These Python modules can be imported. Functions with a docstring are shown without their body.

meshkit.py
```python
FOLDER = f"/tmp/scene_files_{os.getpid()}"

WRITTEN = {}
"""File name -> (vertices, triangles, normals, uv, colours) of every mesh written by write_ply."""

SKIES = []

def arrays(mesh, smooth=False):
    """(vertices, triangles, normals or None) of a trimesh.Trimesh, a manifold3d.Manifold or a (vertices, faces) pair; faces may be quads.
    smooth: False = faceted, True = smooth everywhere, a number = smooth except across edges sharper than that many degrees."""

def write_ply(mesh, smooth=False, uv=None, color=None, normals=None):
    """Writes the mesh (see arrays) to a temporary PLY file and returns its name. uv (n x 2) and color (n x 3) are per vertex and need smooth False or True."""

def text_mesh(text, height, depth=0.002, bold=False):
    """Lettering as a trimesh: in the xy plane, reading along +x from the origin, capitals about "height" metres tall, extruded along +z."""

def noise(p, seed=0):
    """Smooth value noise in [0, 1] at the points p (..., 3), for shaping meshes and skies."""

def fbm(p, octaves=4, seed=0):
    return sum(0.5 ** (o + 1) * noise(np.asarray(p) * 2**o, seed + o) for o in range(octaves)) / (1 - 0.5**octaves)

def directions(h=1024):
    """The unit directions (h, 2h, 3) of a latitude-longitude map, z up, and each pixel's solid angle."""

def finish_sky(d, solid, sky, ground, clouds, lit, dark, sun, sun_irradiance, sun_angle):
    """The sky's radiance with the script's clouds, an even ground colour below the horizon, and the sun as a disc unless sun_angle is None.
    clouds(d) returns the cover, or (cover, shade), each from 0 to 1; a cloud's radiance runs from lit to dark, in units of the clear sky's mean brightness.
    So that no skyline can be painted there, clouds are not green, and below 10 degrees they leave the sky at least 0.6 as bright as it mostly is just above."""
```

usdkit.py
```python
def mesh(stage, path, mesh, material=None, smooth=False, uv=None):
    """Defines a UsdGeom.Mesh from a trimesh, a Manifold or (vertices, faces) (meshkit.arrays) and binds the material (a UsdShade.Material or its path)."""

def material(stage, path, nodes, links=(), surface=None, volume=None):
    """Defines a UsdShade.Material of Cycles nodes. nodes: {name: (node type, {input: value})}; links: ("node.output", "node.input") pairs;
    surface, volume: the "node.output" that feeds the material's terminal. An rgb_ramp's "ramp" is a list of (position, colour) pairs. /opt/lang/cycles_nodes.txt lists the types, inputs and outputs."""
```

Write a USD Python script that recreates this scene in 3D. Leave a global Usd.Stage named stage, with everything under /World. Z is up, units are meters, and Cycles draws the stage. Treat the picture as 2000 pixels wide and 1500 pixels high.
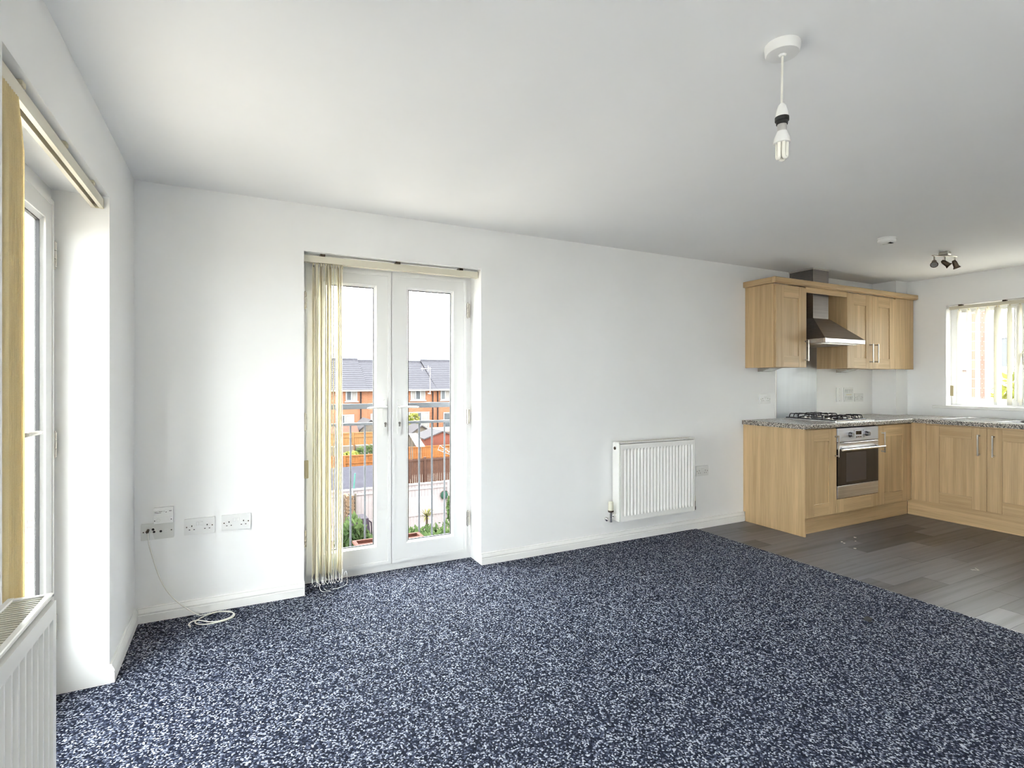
import math, random
import numpy as np
import trimesh
import shapely
from shapely.geometry import Polygon, box as sbox
import usdkit, meshkit
from pxr import Usd, UsdGeom, UsdLux, UsdShade, Gf, Sdf

stage = Usd.Stage.CreateInMemory()
UsdGeom.SetStageUpAxis(stage, 'Z')
UsdGeom.SetStageMetersPerUnit(stage, 1.0)
world = UsdGeom.Xform.Define(stage, '/World')
stage.SetDefaultPrim(world.GetPrim())
PI = math.pi
rng = random.Random(7)

# ------------------------------------------------------------ camera, sky, sun, exposure
# room axes: x along the back wall (0 = left wall), y = 0 at the back wall (negative towards the camera), z up
YAW = math.atan2(539, 1048.6)
CAM = (0.476, -3.423, 1.282)
FOCAL_PX = 1048.6
cam = UsdGeom.Camera.Define(stage, '/World/camera')
AP = 36.0
cam.CreateHorizontalApertureAttr(AP)
cam.CreateVerticalApertureAttr(AP * 0.75)
cam.CreateFocalLengthAttr(AP * FOCAL_PX / 2000.0)
cam.CreateVerticalApertureOffsetAttr(AP * (744 - 750) / 2000.0)
cam.CreateClippingRangeAttr(Gf.Vec2f(0.02, 1000))
cam.AddTranslateOp().Set(Gf.Vec3d(*CAM))
cam.AddRotateXYZOp().Set(Gf.Vec3f(90, 0, -math.degrees(YAW)))
cam.CreateExposureAttr(2.8)

dome = UsdLux.DomeLight.Define(stage, '/World/sky')
dome.CreateColorAttr(Gf.Vec3f(0.95, 0.98, 1.0))
dome.CreateIntensityAttr(1.0)
sun = UsdLux.DistantLight.Define(stage, '/World/sun')
sun.CreateColorAttr(Gf.Vec3f(1.0, 0.90, 0.76))
sun.CreateIntensityAttr(2.4)
sun.CreateAngleAttr(0.6)
sun.AddRotateXYZOp().Set(Gf.Vec3f(50, 0, 0))      # shines towards +y, 40 degrees high

# ------------------------------------------------------------ materials
LK = '/World/Looks/'
UsdGeom.Scope.Define(stage, '/World/Looks')
def mat(name, nodes, links, surface='p.BSDF'):
    return usdkit.material(stage, LK + name, nodes, links, surface=surface)
def plain(name, col, rough=0.5, metal=0.0, spec=0.5, var=0.0, scale=30, bump=0.0, coat=0.0, bdist=0.002):
    n = {'g': ('geometry', {}), 'p': ('principled_bsdf', {'base_color': col, 'roughness': rough, 'metallic': metal, 'specular_ior_level': spec, 'coat_weight': coat})}
    l = []
    if var or bump:
        n['n'] = ('noise_texture', {'scale': scale, 'detail': 4, 'roughness': 0.6}); l.append(('g.position', 'n.vector'))
    if var:
        c = np.array(col)
        n['r'] = ('rgb_ramp', {'ramp': [(0.3, tuple(c * (1 - var))), (0.7, tuple(np.minimum(c * (1 + var), 1)))]})
        l += [('n.fac', 'r.fac'), ('r.color', 'p.base_color')]
    if bump:
        n['b'] = ('bump', {'strength': bump, 'distance': bdist}); l += [('n.fac', 'b.height'), ('b.normal', 'p.normal')]
    return mat(name, n, l)
M = {}
M['wall'] = plain('wall_paint', (0.88, 0.88, 0.87), 0.75, var=0.012, scale=2.2, bump=0.0, spec=0.25)
M['ceiling'] = plain('ceiling_paint', (0.88, 0.88, 0.875), 0.9, var=0.012, scale=1.5, spec=0.2)
M['gloss'] = plain('gloss_white_paint', (0.86, 0.855, 0.83), 0.35)
M['upvc'] = plain('white_upvc', (0.81, 0.81, 0.80), 0.28)
M['radiator'] = plain('radiator_enamel', (0.86, 0.85, 0.815), 0.3)
M['plastic'] = plain('white_plastic', (0.79, 0.79, 0.775), 0.3)
M['plastic_grey'] = plain('greyish_white_plastic', (0.66, 0.66, 0.63), 0.35)
M['print'] = plain('printed_ink', (0.03, 0.03, 0.035), 0.6)
M['hole'] = plain('dark_opening', (0.012, 0.011, 0.011), 0.7)
M['cream_pl'] = plain('cream_plastic', (0.70, 0.64, 0.46), 0.4)
M['chrome'] = plain('chrome', (0.75, 0.74, 0.72), 0.13, 1.0)
M['knob_steel'] = plain('dark_knob_metal', (0.30, 0.29, 0.28), 0.3, 1.0)
M['nickel'] = plain('satin_nickel', (0.62, 0.59, 0.53), 0.28, 1.0)
M['bronze'] = plain('dark_bronze', (0.10, 0.075, 0.055), 0.35, 0.8)
M['galv'] = plain('galvanised_steel', (0.075, 0.080, 0.088), 0.55, 0.0, spec=0.2, var=0.15, scale=25)
M['rubber'] = plain('black_rubber', (0.012, 0.012, 0.013), 0.6)
M['iron'] = plain('black_enamel_iron', (0.012, 0.012, 0.018), 0.28)
M['blackglass'] = plain('black_oven_glass', (0.008, 0.007, 0.008), 0.05)
M['innerglass'] = plain('oven_window_glass', (0.045, 0.038, 0.04), 0.12)
M['alu'] = plain('aluminium_trim', (0.72, 0.70, 0.66), 0.35, 1.0)
M['valve_cap'] = plain('valve_cap_plastic', (0.80, 0.77, 0.62), 0.4)
M['paper'] = plain('paper_scrap', (0.75, 0.72, 0.66), 0.8)
M['fluff'] = plain('grey_fluff', (0.05, 0.05, 0.05), 0.9)
M['tube'] = plain('lamp_tube_glass', (0.84, 0.82, 0.74), 0.2)
M['flex'] = plain('white_cable', (0.78, 0.76, 0.70), 0.45)

def steel(name, col, rough, axis='x'):
    sc = {'x': (2, 40, 120), 'z': (22, 22, 2), 'y': (90, 3, 90)}[axis]
    return mat(name, {'g': ('geometry', {}), 'm': ('mapping', {'scale': sc}), 'n': ('noise_texture', {'scale': 1.0, 'detail': 3}),
        'r': ('map_range', {'from_min': 0.3, 'from_max': 0.7, 'to_min': rough * 0.97, 'to_max': rough * 1.03}),
        'c': ('rgb_ramp', {'ramp': [(0.3, tuple(np.array(col) * 0.96)), (0.7, tuple(np.minimum(np.array(col) * 1.04, 1)))]}),
        'p': ('principled_bsdf', {'metallic': 1.0})},
        [('g.position', 'm.vector'), ('m.vector', 'n.vector'), ('n.fac', 'r.value'), ('r.result', 'p.roughness'), ('n.fac', 'c.fac'), ('c.color', 'p.base_color')])
M['steel'] = steel('brushed_steel', (0.60, 0.60, 0.61), 0.3, 'x')
M['steel_hood'] = steel('hood_steel', (0.25, 0.23, 0.22), 0.32, 'x')
M['steel_v'] = steel('splashback_steel', (0.40, 0.415, 0.44), 0.48, 'z')
M['steel_ctrl'] = steel('control_panel_steel', (0.60, 0.64, 0.72), 0.42, 'x')
M['steel_bright'] = steel('bright_steel', (0.78, 0.78, 0.78), 0.2, 'x')

def wood(name, axis, base, dark, seed=0, rough=0.42):
    s = {'x': (1.6, 55, 55), 'y': (55, 1.6, 55), 'z': (55, 55, 1.6)}[axis]
    s2 = tuple(v * 5 if v > 5 else v * 3 for v in s)
    b, d = np.array(base), np.array(dark)
    return mat(name, {'g': ('geometry', {}), 'm': ('mapping', {'scale': s, 'location': (seed * 3.7, seed * 1.3, seed * 2.1)}), 'm2': ('mapping', {'scale': s2, 'location': (seed, 5, 1)}),
        'n': ('noise_texture', {'scale': 0.5, 'detail': 3, 'distortion': 0.4}), 'n2': ('noise_texture', {'scale': 1.0, 'detail': 2}),
        'r': ('rgb_ramp', {'ramp': [(0.30, tuple(d)), (0.48, tuple(b * 0.92)), (0.70, tuple(np.minimum(b * 1.1, 1)))]}),
        'r2': ('rgb_ramp', {'ramp': [(0.35, (0.86, 0.84, 0.81)), (0.55, (1, 1, 1))]}),
        'x': ('mix', {'mix_type': 'multiply', 'fac': 0.8}), 'b': ('bump', {'strength': 0.12, 'distance': 0.0006}),
        'p': ('principled_bsdf', {'roughness': rough, 'specular_ior_level': 0.5})},
        [('g.position', 'm.vector'), ('g.position', 'm2.vector'), ('m.vector', 'n.vector'), ('m2.vector', 'n2.vector'), ('n.fac', 'r.fac'), ('n2.fac', 'r2.fac'),
         ('r.color', 'x.color1'), ('r2.color', 'x.color2'), ('x.color', 'p.base_color'), ('n2.fac', 'b.height'), ('b.normal', 'p.normal')])
OAK, OAKD = (0.60, 0.42, 0.225), (0.49, 0.33, 0.165)
M['oak_z'] = wood('oak_vertical_grain', 'z', OAK, OAKD, 1)
M['oak_x'] = wood('oak_grain_along_x', 'x', OAK, OAKD, 2)
M['oak_y'] = wood('oak_grain_along_y', 'y', OAK, OAKD, 3)
for k, (b, d) in enumerate([((0.126, 0.126, 0.138), (0.078, 0.075, 0.078)), ((0.078, 0.078, 0.086), (0.048, 0.046, 0.048)), ((0.158, 0.157, 0.168), (0.110, 0.105, 0.107)),
                            ((0.102, 0.099, 0.104), (0.062, 0.058, 0.058)), ((0.142, 0.143, 0.156), (0.094, 0.091, 0.095)), ((0.060, 0.060, 0.066), (0.038, 0.036, 0.038))]):
    M['vinyl%d' % k] = wood('grey_plank_vinyl_%d' % k, 'x', b, d, 10 + k * 7, 0.36)

M['carpet'] = mat('navy_fleck_carpet', {'g': ('geometry', {}), 'm': ('mapping', {'scale': (180, 180, 20)}),
    'v': ('voronoi_texture', {'dimensions': '2D', 'feature': 'f1', 'scale': 1.0, 'randomness': 0.9}),
    'n': ('noise_texture', {'scale': 300, 'detail': 1}), 'nl': ('noise_texture', {'scale': 5.0, 'detail': 3}), 's': ('separate_color', {}),
    'k': ('math', {'math_type': 'multiply', 'value2': 0.08}), 'a': ('math', {'math_type': 'multiply_add', 'value2': 0.85}), 'a2': ('math', {'math_type': 'multiply_add', 'value2': 0.2}),
    'r': ('rgb_ramp', {'ramp': [(0.0, (0.006, 0.007, 0.014)), (0.42, (0.009, 0.012, 0.027)), (0.58, (0.024, 0.031, 0.060)), (0.76, (0.105, 0.122, 0.180)), (0.95, (0.50, 0.53, 0.60))]}),
    'd': ('math', {'math_type': 'multiply', 'value2': -1.0}),
    'b': ('bump', {'strength': 0.7, 'distance': 0.005}),
    'p': ('principled_bsdf', {'roughness': 0.9, 'specular_ior_level': 0.15})},
    [('g.position', 'm.vector'), ('m.vector', 'v.vector'), ('g.position', 'n.vector'), ('g.position', 'nl.vector'), ('v.color', 's.color'), ('nl.fac', 'k.value1'), ('s.r', 'a.value1'), ('k.value', 'a.value3'),
     ('n.fac', 'a2.value1'), ('a.value', 'a2.value3'), ('a2.value', 'r.fac'),
     ('r.color', 'p.base_color'), ('v.distance', 'd.value1'), ('d.value', 'b.height'), ('b.normal', 'p.normal')])

M['laminate'] = mat('speckled_laminate', {'g': ('geometry', {}), 'v': ('voronoi_texture', {'scale': 190, 'randomness': 1.0}), 'h': ('separate_color', {}),
    'r': ('rgb_ramp', {'ramp': [(0.12, (0.035, 0.030, 0.028)), (0.34, (0.17, 0.15, 0.13)), (0.55, (0.36, 0.32, 0.27)), (0.8, (0.58, 0.54, 0.48))]}),
    'p': ('principled_bsdf', {'roughness': 0.26})}, [('g.position', 'v.vector'), ('v.color', 'h.color'), ('h.r', 'r.fac'), ('r.color', 'p.base_color')])

def fabric(name, col, trans=0.45):
    return mat(name, {'g': ('geometry', {}), 'm': ('mapping', {'scale': (300, 300, 500)}), 'n': ('noise_texture', {'scale': 1.0, 'detail': 2}),
        'r': ('rgb_ramp', {'ramp': [(0.3, tuple(np.array(col) * 0.94)), (0.7, tuple(np.minimum(np.array(col) * 1.02, 1)))]}),
        'd': ('diffuse_bsdf', {}), 't': ('translucent_bsdf', {}), 'x': ('mix_closure', {'fac': trans})},
        [('g.position', 'm.vector'), ('m.vector', 'n.vector'), ('n.fac', 'r.fac'), ('r.color', 'd.color'), ('r.color', 't.color'), ('d.BSDF', 'x.closure1'), ('t.BSDF', 'x.closure2')], surface='x.closure')
M['vane'] = fabric('cream_vane_fabric', (0.965, 0.935, 0.83), 0.5)
M['vane_tan'] = fabric('tan_vane_fabric', (0.94, 0.85, 0.61), 0.5)
M['vane_pale'] = fabric('pale_vane_fabric', (0.87, 0.85, 0.77), 0.38)
M['glass'] = mat('window_glass', {'t': ('transparent_bsdf', {'color': (0.97, 0.985, 0.98)}), 'g': ('glossy_bsdf', {'color': (1, 1, 1), 'roughness': 0.0}),
    'f': ('fresnel', {'IOR': 1.35}), 'ge': ('geometry', {}), 'inv': ('math', {'math_type': 'subtract', 'value1': 1.0}), 'mu': ('math', {'math_type': 'multiply'}), 'x': ('mix_closure', {})},
    [('ge.backfacing', 'inv.value2'), ('f.fac', 'mu.value1'), ('inv.value', 'mu.value2'), ('mu.value', 'x.fac'), ('t.BSDF', 'x.closure1'), ('g.BSDF', 'x.closure2')], surface='x.closure')

# outdoors
def leafmat(name, c1, c2):
    return mat(name, {'g': ('geometry', {}), 'n': ('noise_texture', {'scale': 3.0, 'detail': 2}), 'r': ('rgb_ramp', {'ramp': [(0.35, c1), (0.65, c2)]}),
        'd': ('diffuse_bsdf', {}), 't': ('translucent_bsdf', {}), 'x': ('mix_closure', {'fac': 0.35})},
        [('g.position', 'n.vector'), ('n.fac', 'r.fac'), ('r.color', 'd.color'), ('r.color', 't.color'), ('d.BSDF', 'x.closure1'), ('t.BSDF', 'x.closure2')], surface='x.closure')
OUT = {}
def out(name, col, rough=0.8, var=0.15, scale=4):
    col = tuple(c * (0.64 if name not in ('render', 'ground') else 1) for c in col)
    M[name] = plain('outdoor_' + name, col, rough, spec=0.08, var=var, scale=scale)
out('ground', (0.38, 0.34, 0.29)); out('patio', (0.14, 0.115, 0.095)); out('pink_fence', (0.215, 0.185, 0.184), var=0.06); out('brown_fence', (0.050, 0.026, 0.019)); out('orange_fence', (0.16, 0.062, 0.020))
out('yellow_fence', (0.17, 0.085, 0.032)); out('tarmac_roof', (0.035, 0.033, 0.042)); out('felt', (0.045, 0.040, 0.042)); out('shed_pink', (0.17, 0.115, 0.095)); out('shed_red', (0.11, 0.036, 0.024))
out('white_out', (0.20, 0.20, 0.20), var=0.03); out('render', (0.42, 0.42, 0.41), var=0.03); out('tile', (0.046, 0.044, 0.051), var=0.2, scale=9); out('terracotta', (0.16, 0.062, 0.045))
out('soil', (0.035, 0.02, 0.014)); out('log', (0.10, 0.065, 0.04), scale=30); out('grill', (0.022, 0.016, 0.022)); out('teal', (0.05, 0.13, 0.11)); out('winglass', (0.055, 0.06, 0.065), 0.1, 0.4, 2)
out('net_window', (0.14, 0.145, 0.155), 0.5, 0.05); out('curtain', (0.16, 0.15, 0.14), var=0.1); out('pipe', (0.012, 0.011, 0.012)); out('green_disc', (0.02, 0.05, 0.035)); out('trunk', (0.05, 0.035, 0.022)); out('timber', (0.09, 0.075, 0.06)); out('paleroof', (0.13, 0.115, 0.105))
out('white_bright', (0.42, 0.42, 0.41), var=0.02)
M['leaf'] = leafmat('shrub_leaf', (0.022, 0.036, 0.014), (0.060, 0.085, 0.032))
M['leaf_yellow'] = leafmat('yellow_shrub_leaf', (0.08, 0.09, 0.015), (0.19, 0.18, 0.05))
M['palm'] = leafmat('palm_leaf', (0.05, 0.055, 0.02), (0.11, 0.10, 0.04))
M['brick'] = mat('orange_brick', {'g': ('geometry', {}), 'm': ('mapping', {'rotation': (PI / 2, 0, 0)}), 'b': ('brick_texture', {'color1': (0.120, 0.050, 0.026), 'color2': (0.092, 0.037, 0.019), 'mortar': (0.12, 0.08, 0.056), 'scale': 4.5, 'mortar_size': 0.02, 'brick_width': 1.0, 'row_height': 0.34}),
    'p': ('principled_bsdf', {'roughness': 0.9, 'specular_ior_level': 0.1})}, [('g.position', 'm.vector'), ('m.vector', 'b.vector'), ('b.color', 'p.base_color')])

M['brick_x'] = mat('red_brick_tower', {'g': ('geometry', {}), 'm': ('mapping', {'rotation': (PI / 2, 0, PI / 2)}), 'b': ('brick_texture', {'color1': (0.19, 0.085, 0.065), 'color2': (0.155, 0.068, 0.052), 'mortar': (0.22, 0.18, 0.16), 'scale': 4.5, 'mortar_size': 0.03, 'brick_width': 1.0, 'row_height': 0.34}),
    'p': ('principled_bsdf', {'roughness': 0.9, 'specular_ior_level': 0.1})}, [('g.position', 'm.vector'), ('m.vector', 'b.vector'), ('b.color', 'p.base_color')])

# ------------------------------------------------------------ scene helpers
_used = {}
LOC = {}
def numbered(parent, name):
    k = parent + '/' + name
    n = _used.get(k, -1) + 1
    _used[k] = n
    return k if n == 0 else '%s_%03d' % (k, n)
def data(prim, label=None, cat=None, group=None, kind=None):
    for k, v in (('label', label), ('category', cat), ('group', group), ('kind', kind)):
        if v: prim.SetCustomDataByKey(k, v)
def thing(name, label, cat, loc=(0, 0, 0), group=None, kind=None):
    p = numbered('/World', name)
    x = UsdGeom.Xform.Define(stage, p)
    x.AddTranslateOp().Set(Gf.Vec3d(*loc)); x.AddRotateZOp().Set(0.0)
    LOC[p] = np.array(loc, float)
    data(x.GetPrim(), label, cat, group, kind)
    return p
def join(ms):
    if not isinstance(ms, (list, tuple)): return ms
    if len(ms) == 2 and isinstance(ms[0], np.ndarray): return ms
    vs, fs, n = [], [], 0
    for m in ms:
        v, f, _ = meshkit.arrays(m)
        vs.append(v); fs.append(f + n); n += len(v)
    return (np.vstack(vs), np.vstack(fs))
def part(parent, name, mesh, m, label=None, smooth=False, kind=None):
    p = numbered(parent, name)
    top = '/'.join(parent.split('/')[:3])
    v, f, _ = meshkit.arrays(join(mesh))
    usdkit.mesh(stage, p, trimesh.Trimesh(np.array(v) - LOC[top], f, process=False), M[m] if isinstance(m, str) else m, smooth=smooth)
    pr = stage.GetPrimAtPath(p)
    data(pr, label, None, None, kind)
    return p
def solo(name, label, cat, mesh, m, loc=None, group=None, kind=None, smooth=False):
    p = numbered('/World', name)
    v, f, _ = meshkit.arrays(join(mesh))
    v = np.array(v)
    if loc is None: loc = ((v[:, 0].min() + v[:, 0].max()) / 2, (v[:, 1].min() + v[:, 1].max()) / 2, v[:, 2].min())
    x = usdkit.mesh(stage, p, trimesh.Trimesh(v - np.array(loc), f, process=False), M[m], smooth=smooth)
    x.AddTranslateOp().Set(Gf.Vec3d(*map(float, loc)))
    LOC[p] = np.array(loc, float)
    data(x.GetPrim(), label, cat, group, kind)
    return p
def struct(name, mesh, m, label, cat):
    return solo(name, label, cat, mesh, m, loc=(0, 0, 0), kind='structure')
def copy(src, loc, label, rot=0.0, group=None):
    base = src.split('/')[-1]
    p = numbered('/World', base)
    x = UsdGeom.Xform.Define(stage, p)
    x.GetPrim().GetReferences().AddInternalReference(src)
    x.GetPrim().SetInstanceable(True)
    x.GetPrim().GetAttribute('xformOp:translate').Set(Gf.Vec3d(*map(float, loc)))
    x.GetPrim().GetAttribute('xformOp:rotateZ').Set(float(rot))
    data(x.GetPrim(), label, None, group)
    return p

# ------------------------------------------------------------ shapes
def hull(pts):
    return trimesh.convex.convex_hull(np.array(pts, float))
def box(x0, x1, y0, y1, z0, z1, b=0.0):
    x0, x1 = min(x0, x1), max(x0, x1); y0, y1 = min(y0, y1), max(y0, y1); z0, z1 = min(z0, z1), max(z0, z1)
    if b <= 0:
        return trimesh.creation.box(bounds=[[x0, y0, z0], [x1, y1, z1]])
    b = min(b, (x1 - x0) * .45, (y1 - y0) * .45, (z1 - z0) * .45)
    P = []
    for sx, x, dx in ((0, x0, b), (1, x1, -b)):
        for y, dy in ((y0, b), (y1, -b)):
            for z, dz in ((z0, b), (z1, -b)):
                P += [(x, y + dy, z + dz), (x + dx, y, z + dz), (x + dx, y + dy, z)]
    return hull(P)
def cyl(p0, p1, r, r2=None, n=16):
    p0, p1 = np.array(p0, float), np.array(p1, float)
    r2 = r if r2 is None else r2
    d = p1 - p0; L = np.linalg.norm(d); d /= L
    a = np.cross(d, [0, 0, 1.0] if abs(d[2]) < .9 else [1.0, 0, 0]); a /= np.linalg.norm(a); b = np.cross(d, a)
    t = np.arange(n) * 2 * PI / n
    ring = np.cos(t)[:, None] * a + np.sin(t)[:, None] * b
    v = np.vstack([p0 + r * ring, p1 + r2 * ring, p0, p1]); f = []
    for i in range(n):
        j = (i + 1) % n
        f += [(i, j, n + j), (i, n + j, n + i), (2 * n, j, i), (2 * n + 1, n + i, n + j)]
    return (v, np.array(f))
def tube(pts, r, n=8, closed=False, r_list=None):
    p = np.array(pts, float); N = len(p)
    if closed: t = np.roll(p, -1, 0) - np.roll(p, 1, 0)
    else: t = np.gradient(p, axis=0)
    t /= np.linalg.norm(t, axis=1, keepdims=True) + 1e-12
    A = np.zeros_like(p)
    x = np.cross(t[0], [0, 0, 1.0] if abs(t[0][2]) < .9 else [1.0, 0, 0])
    for k in range(N):                                  # carry the frame along the curve
        x = x - t[k] * (x @ t[k]); x = x / (np.linalg.norm(x) + 1e-12); A[k] = x
    B = np.cross(t, A)
    ang = np.arange(n) * 2 * PI / n
    R = np.broadcast_to(r if r_list is None else np.array(r_list), (N,))
    v = (p[:, None] + R[:, None, None] * (np.cos(ang)[None, :, None] * A[:, None] + np.sin(ang)[None, :, None] * B[:, None])).reshape(-1, 3)
    f = []
    for i in range(N if closed else N - 1):
        k = (i + 1) % N
        for j in range(n):
            l = (j + 1) % n
            f += [(i * n + j, k * n + j, k * n + l), (i * n + j, k * n + l, i * n + l)]
    if not closed:
        v = np.vstack([v, p[0], p[-1]]); a, b = len(v) - 2, len(v) - 1
        for j in range(n):
            l = (j + 1) % n
            f += [(a, j, l), (b, (N - 1) * n + l, (N - 1) * n + j)]
    return (v, np.array(f))
def spline(pts, n=60):
    from scipy.interpolate import CubicSpline
    p = np.array(pts, float); s = np.r_[0, np.cumsum(np.linalg.norm(np.diff(p, axis=0), axis=1))]
    return CubicSpline(s, p)(np.linspace(0, s[-1], n))
def lathe(prof, c=(0, 0, 0), n=32, axis='z'):
    prof = np.array(prof, float); t = np.arange(n) * 2 * PI / n; v = []
    for r, h in prof:
        v.append(np.stack([r * np.cos(t), r * np.sin(t), np.full(n, h)], 1))
    v = np.vstack(v); f = []
    for i in range(len(prof) - 1):
        for j in range(n):
            l = (j + 1) % n
            f += [(i * n + j, i * n + l, (i + 1) * n + l), (i * n + j, (i + 1) * n + l, (i + 1) * n + j)]
    if axis == 'x': v = v[:, [2, 0, 1]]
    if axis == 'y': v = v[:, [1, 2, 0]]
    if axis == '-y': v = v[:, [0, 2, 1]] * [1, -1, 1]
    return (v + np.array(c, float), np.array(f))
def prism(poly, axis, lo, hi):
    """poly in (a,b): axis x -> (y,z), y -> (x,z), z -> (x,y)"""
    if not hasattr(poly, 'geom_type'): poly = Polygon(poly)
    ms = []
    for g in getattr(poly, 'geoms', [poly]):
        m = trimesh.creation.extrude_polygon(g, hi - lo, engine='earcut')
        v = np.array(m.vertices); v[:, 2] += lo
        fl = np.array(m.faces)
        if axis == 'x': v = v[:, [2, 0, 1]]
        elif axis == 'y': v = v[:, [0, 2, 1]]; fl = fl[:, ::-1]
        ms.append((v, fl))
    return join(ms) if len(ms) > 1 else ms[0]
def ring(x0, x1, z0, z1, w, w2=None):
    """rectangular ring polygon; w = width (or left,right,bottom,top)"""
    l, r, b, t = (w, w, w, w) if np.ndim(w) == 0 else w
    return sbox(x0, z0, x1, z1).difference(sbox(x0 + l, z0 + b, x1 - r, z1 - t))
def xf(mesh, m4):
    v, f, _ = meshkit.arrays(join(mesh))
    v = np.c_[v, np.ones(len(v))] @ np.array(m4, float).T
    return (v[:, :3], f)
def sphere(c, r, sub=2, s=(1, 1, 1)):
    m = trimesh.creation.icosphere(sub, r); return (np.array(m.vertices) * s + np.array(c), np.array(m.faces))
def rounded(x0, x1, z0, z1, r):
    return sbox(x0 + r, z0 + r, x1 - r, z1 - r).buffer(r, quad_segs=4)

# ============================================================ ROOM SHELL
H = 2.34
XE, YR = 6.887, -5.45            # kitchen end wall, wall behind the camera
BD = (0.838, 1.993, 2.06)        # back door opening x0, x1, head
LD = (-1.797, -0.625, 2.06)      # left door opening y0, y1, head
SW = (-5.40, -3.75, .12, 2.10)    # second window of the side wall, behind the camera: y0, y1, z0, z1
TL = 0.236                       # side wall thickness
KW = (-2.30, -0.589, 1.03, 2.046)  # kitchen window y0, y1, z0, z1
TH = 0.262
back = Polygon([(-TH, -0.2), (XE + TH, -0.2), (XE + TH, 2.6), (-TH, 2.6)]).difference(sbox(BD[0], -0.02, BD[1], BD[2]))
struct('wall_back', prism(back, 'y', 0.0, TH), 'wall', 'long white back wall with the narrow french doors', 'wall')
left = sbox(YR, -0.2, 0.0, 2.6).difference(sbox(LD[0], -0.02, LD[1], LD[2])).difference(sbox(SW[0], SW[2], SW[1], SW[3]))
struct('wall_left', prism(left, 'x', -TL, 0.0), 'wall', 'white side wall with the deep door recess beside the camera', 'wall')
endw = sbox(YR, -0.2, 0.0, 2.6).difference(sbox(KW[0], KW[2], KW[1], KW[3]))
struct('wall_right', prism(endw, 'x', XE, XE + TH), 'wall', 'kitchen end wall with the blind covered window', 'wall')
struct('wall_rear', box(-TH, XE + TH, YR - TH, YR, -0.2, 2.6), 'wall', 'plain white wall behind the camera', 'wall')
struct('ceiling', box(0, XE, YR, 0, H, H + 0.2), 'ceiling', 'flat white painted ceiling', 'ceiling')
struct('wall_corner', prism([(6.667, 0.0), (6.667, -0.238), (XE, -0.238), (XE, 0.0)], 'z', -0.004, H), 'wall', 'white boxed-in pipe column in the kitchen corner', 'wall')
# floor: slab with vinyl planks laid along x
fl = thing('floor', 'grey wood-look plank vinyl floor of the kitchen end', 'floor', kind='structure')
part(fl, 'subfloor', [box(-TH, XE, YR, 0.30, -0.15, -0.0085)], 'hole')
XC = 4.021                        # where carpet meets vinyl
PW, PL = 0.152, 0.93
r2 = random.Random(31)
row = 0
y = 0.0
while y > -5.3:
    y1 = y - PW
    x = XC - [0.28, 0.62, 0.12, 0.78, 0.45, 0.02][row % 6] * PL - r2.uniform(0, .08)
    while x < 6.26:
        xa, xb = max(x, XC + 0.004), min(x + PL, 6.30)
        if y1 > -0.53: xb = min(xb, 4.629)
        if xb - xa > 0.03:
            part(fl, 'plank', box(xa + 0.0006, xb - 0.0006, y1 + 0.0006, y - 0.0006, -0.0085, -0.004 + r2.uniform(-2e-4, 2e-4)), 'vinyl%d' % r2.choice([0, 0, 1, 2, 3, 4, 4, 5]))
        x += PL
    y = y1; row += 1
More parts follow.
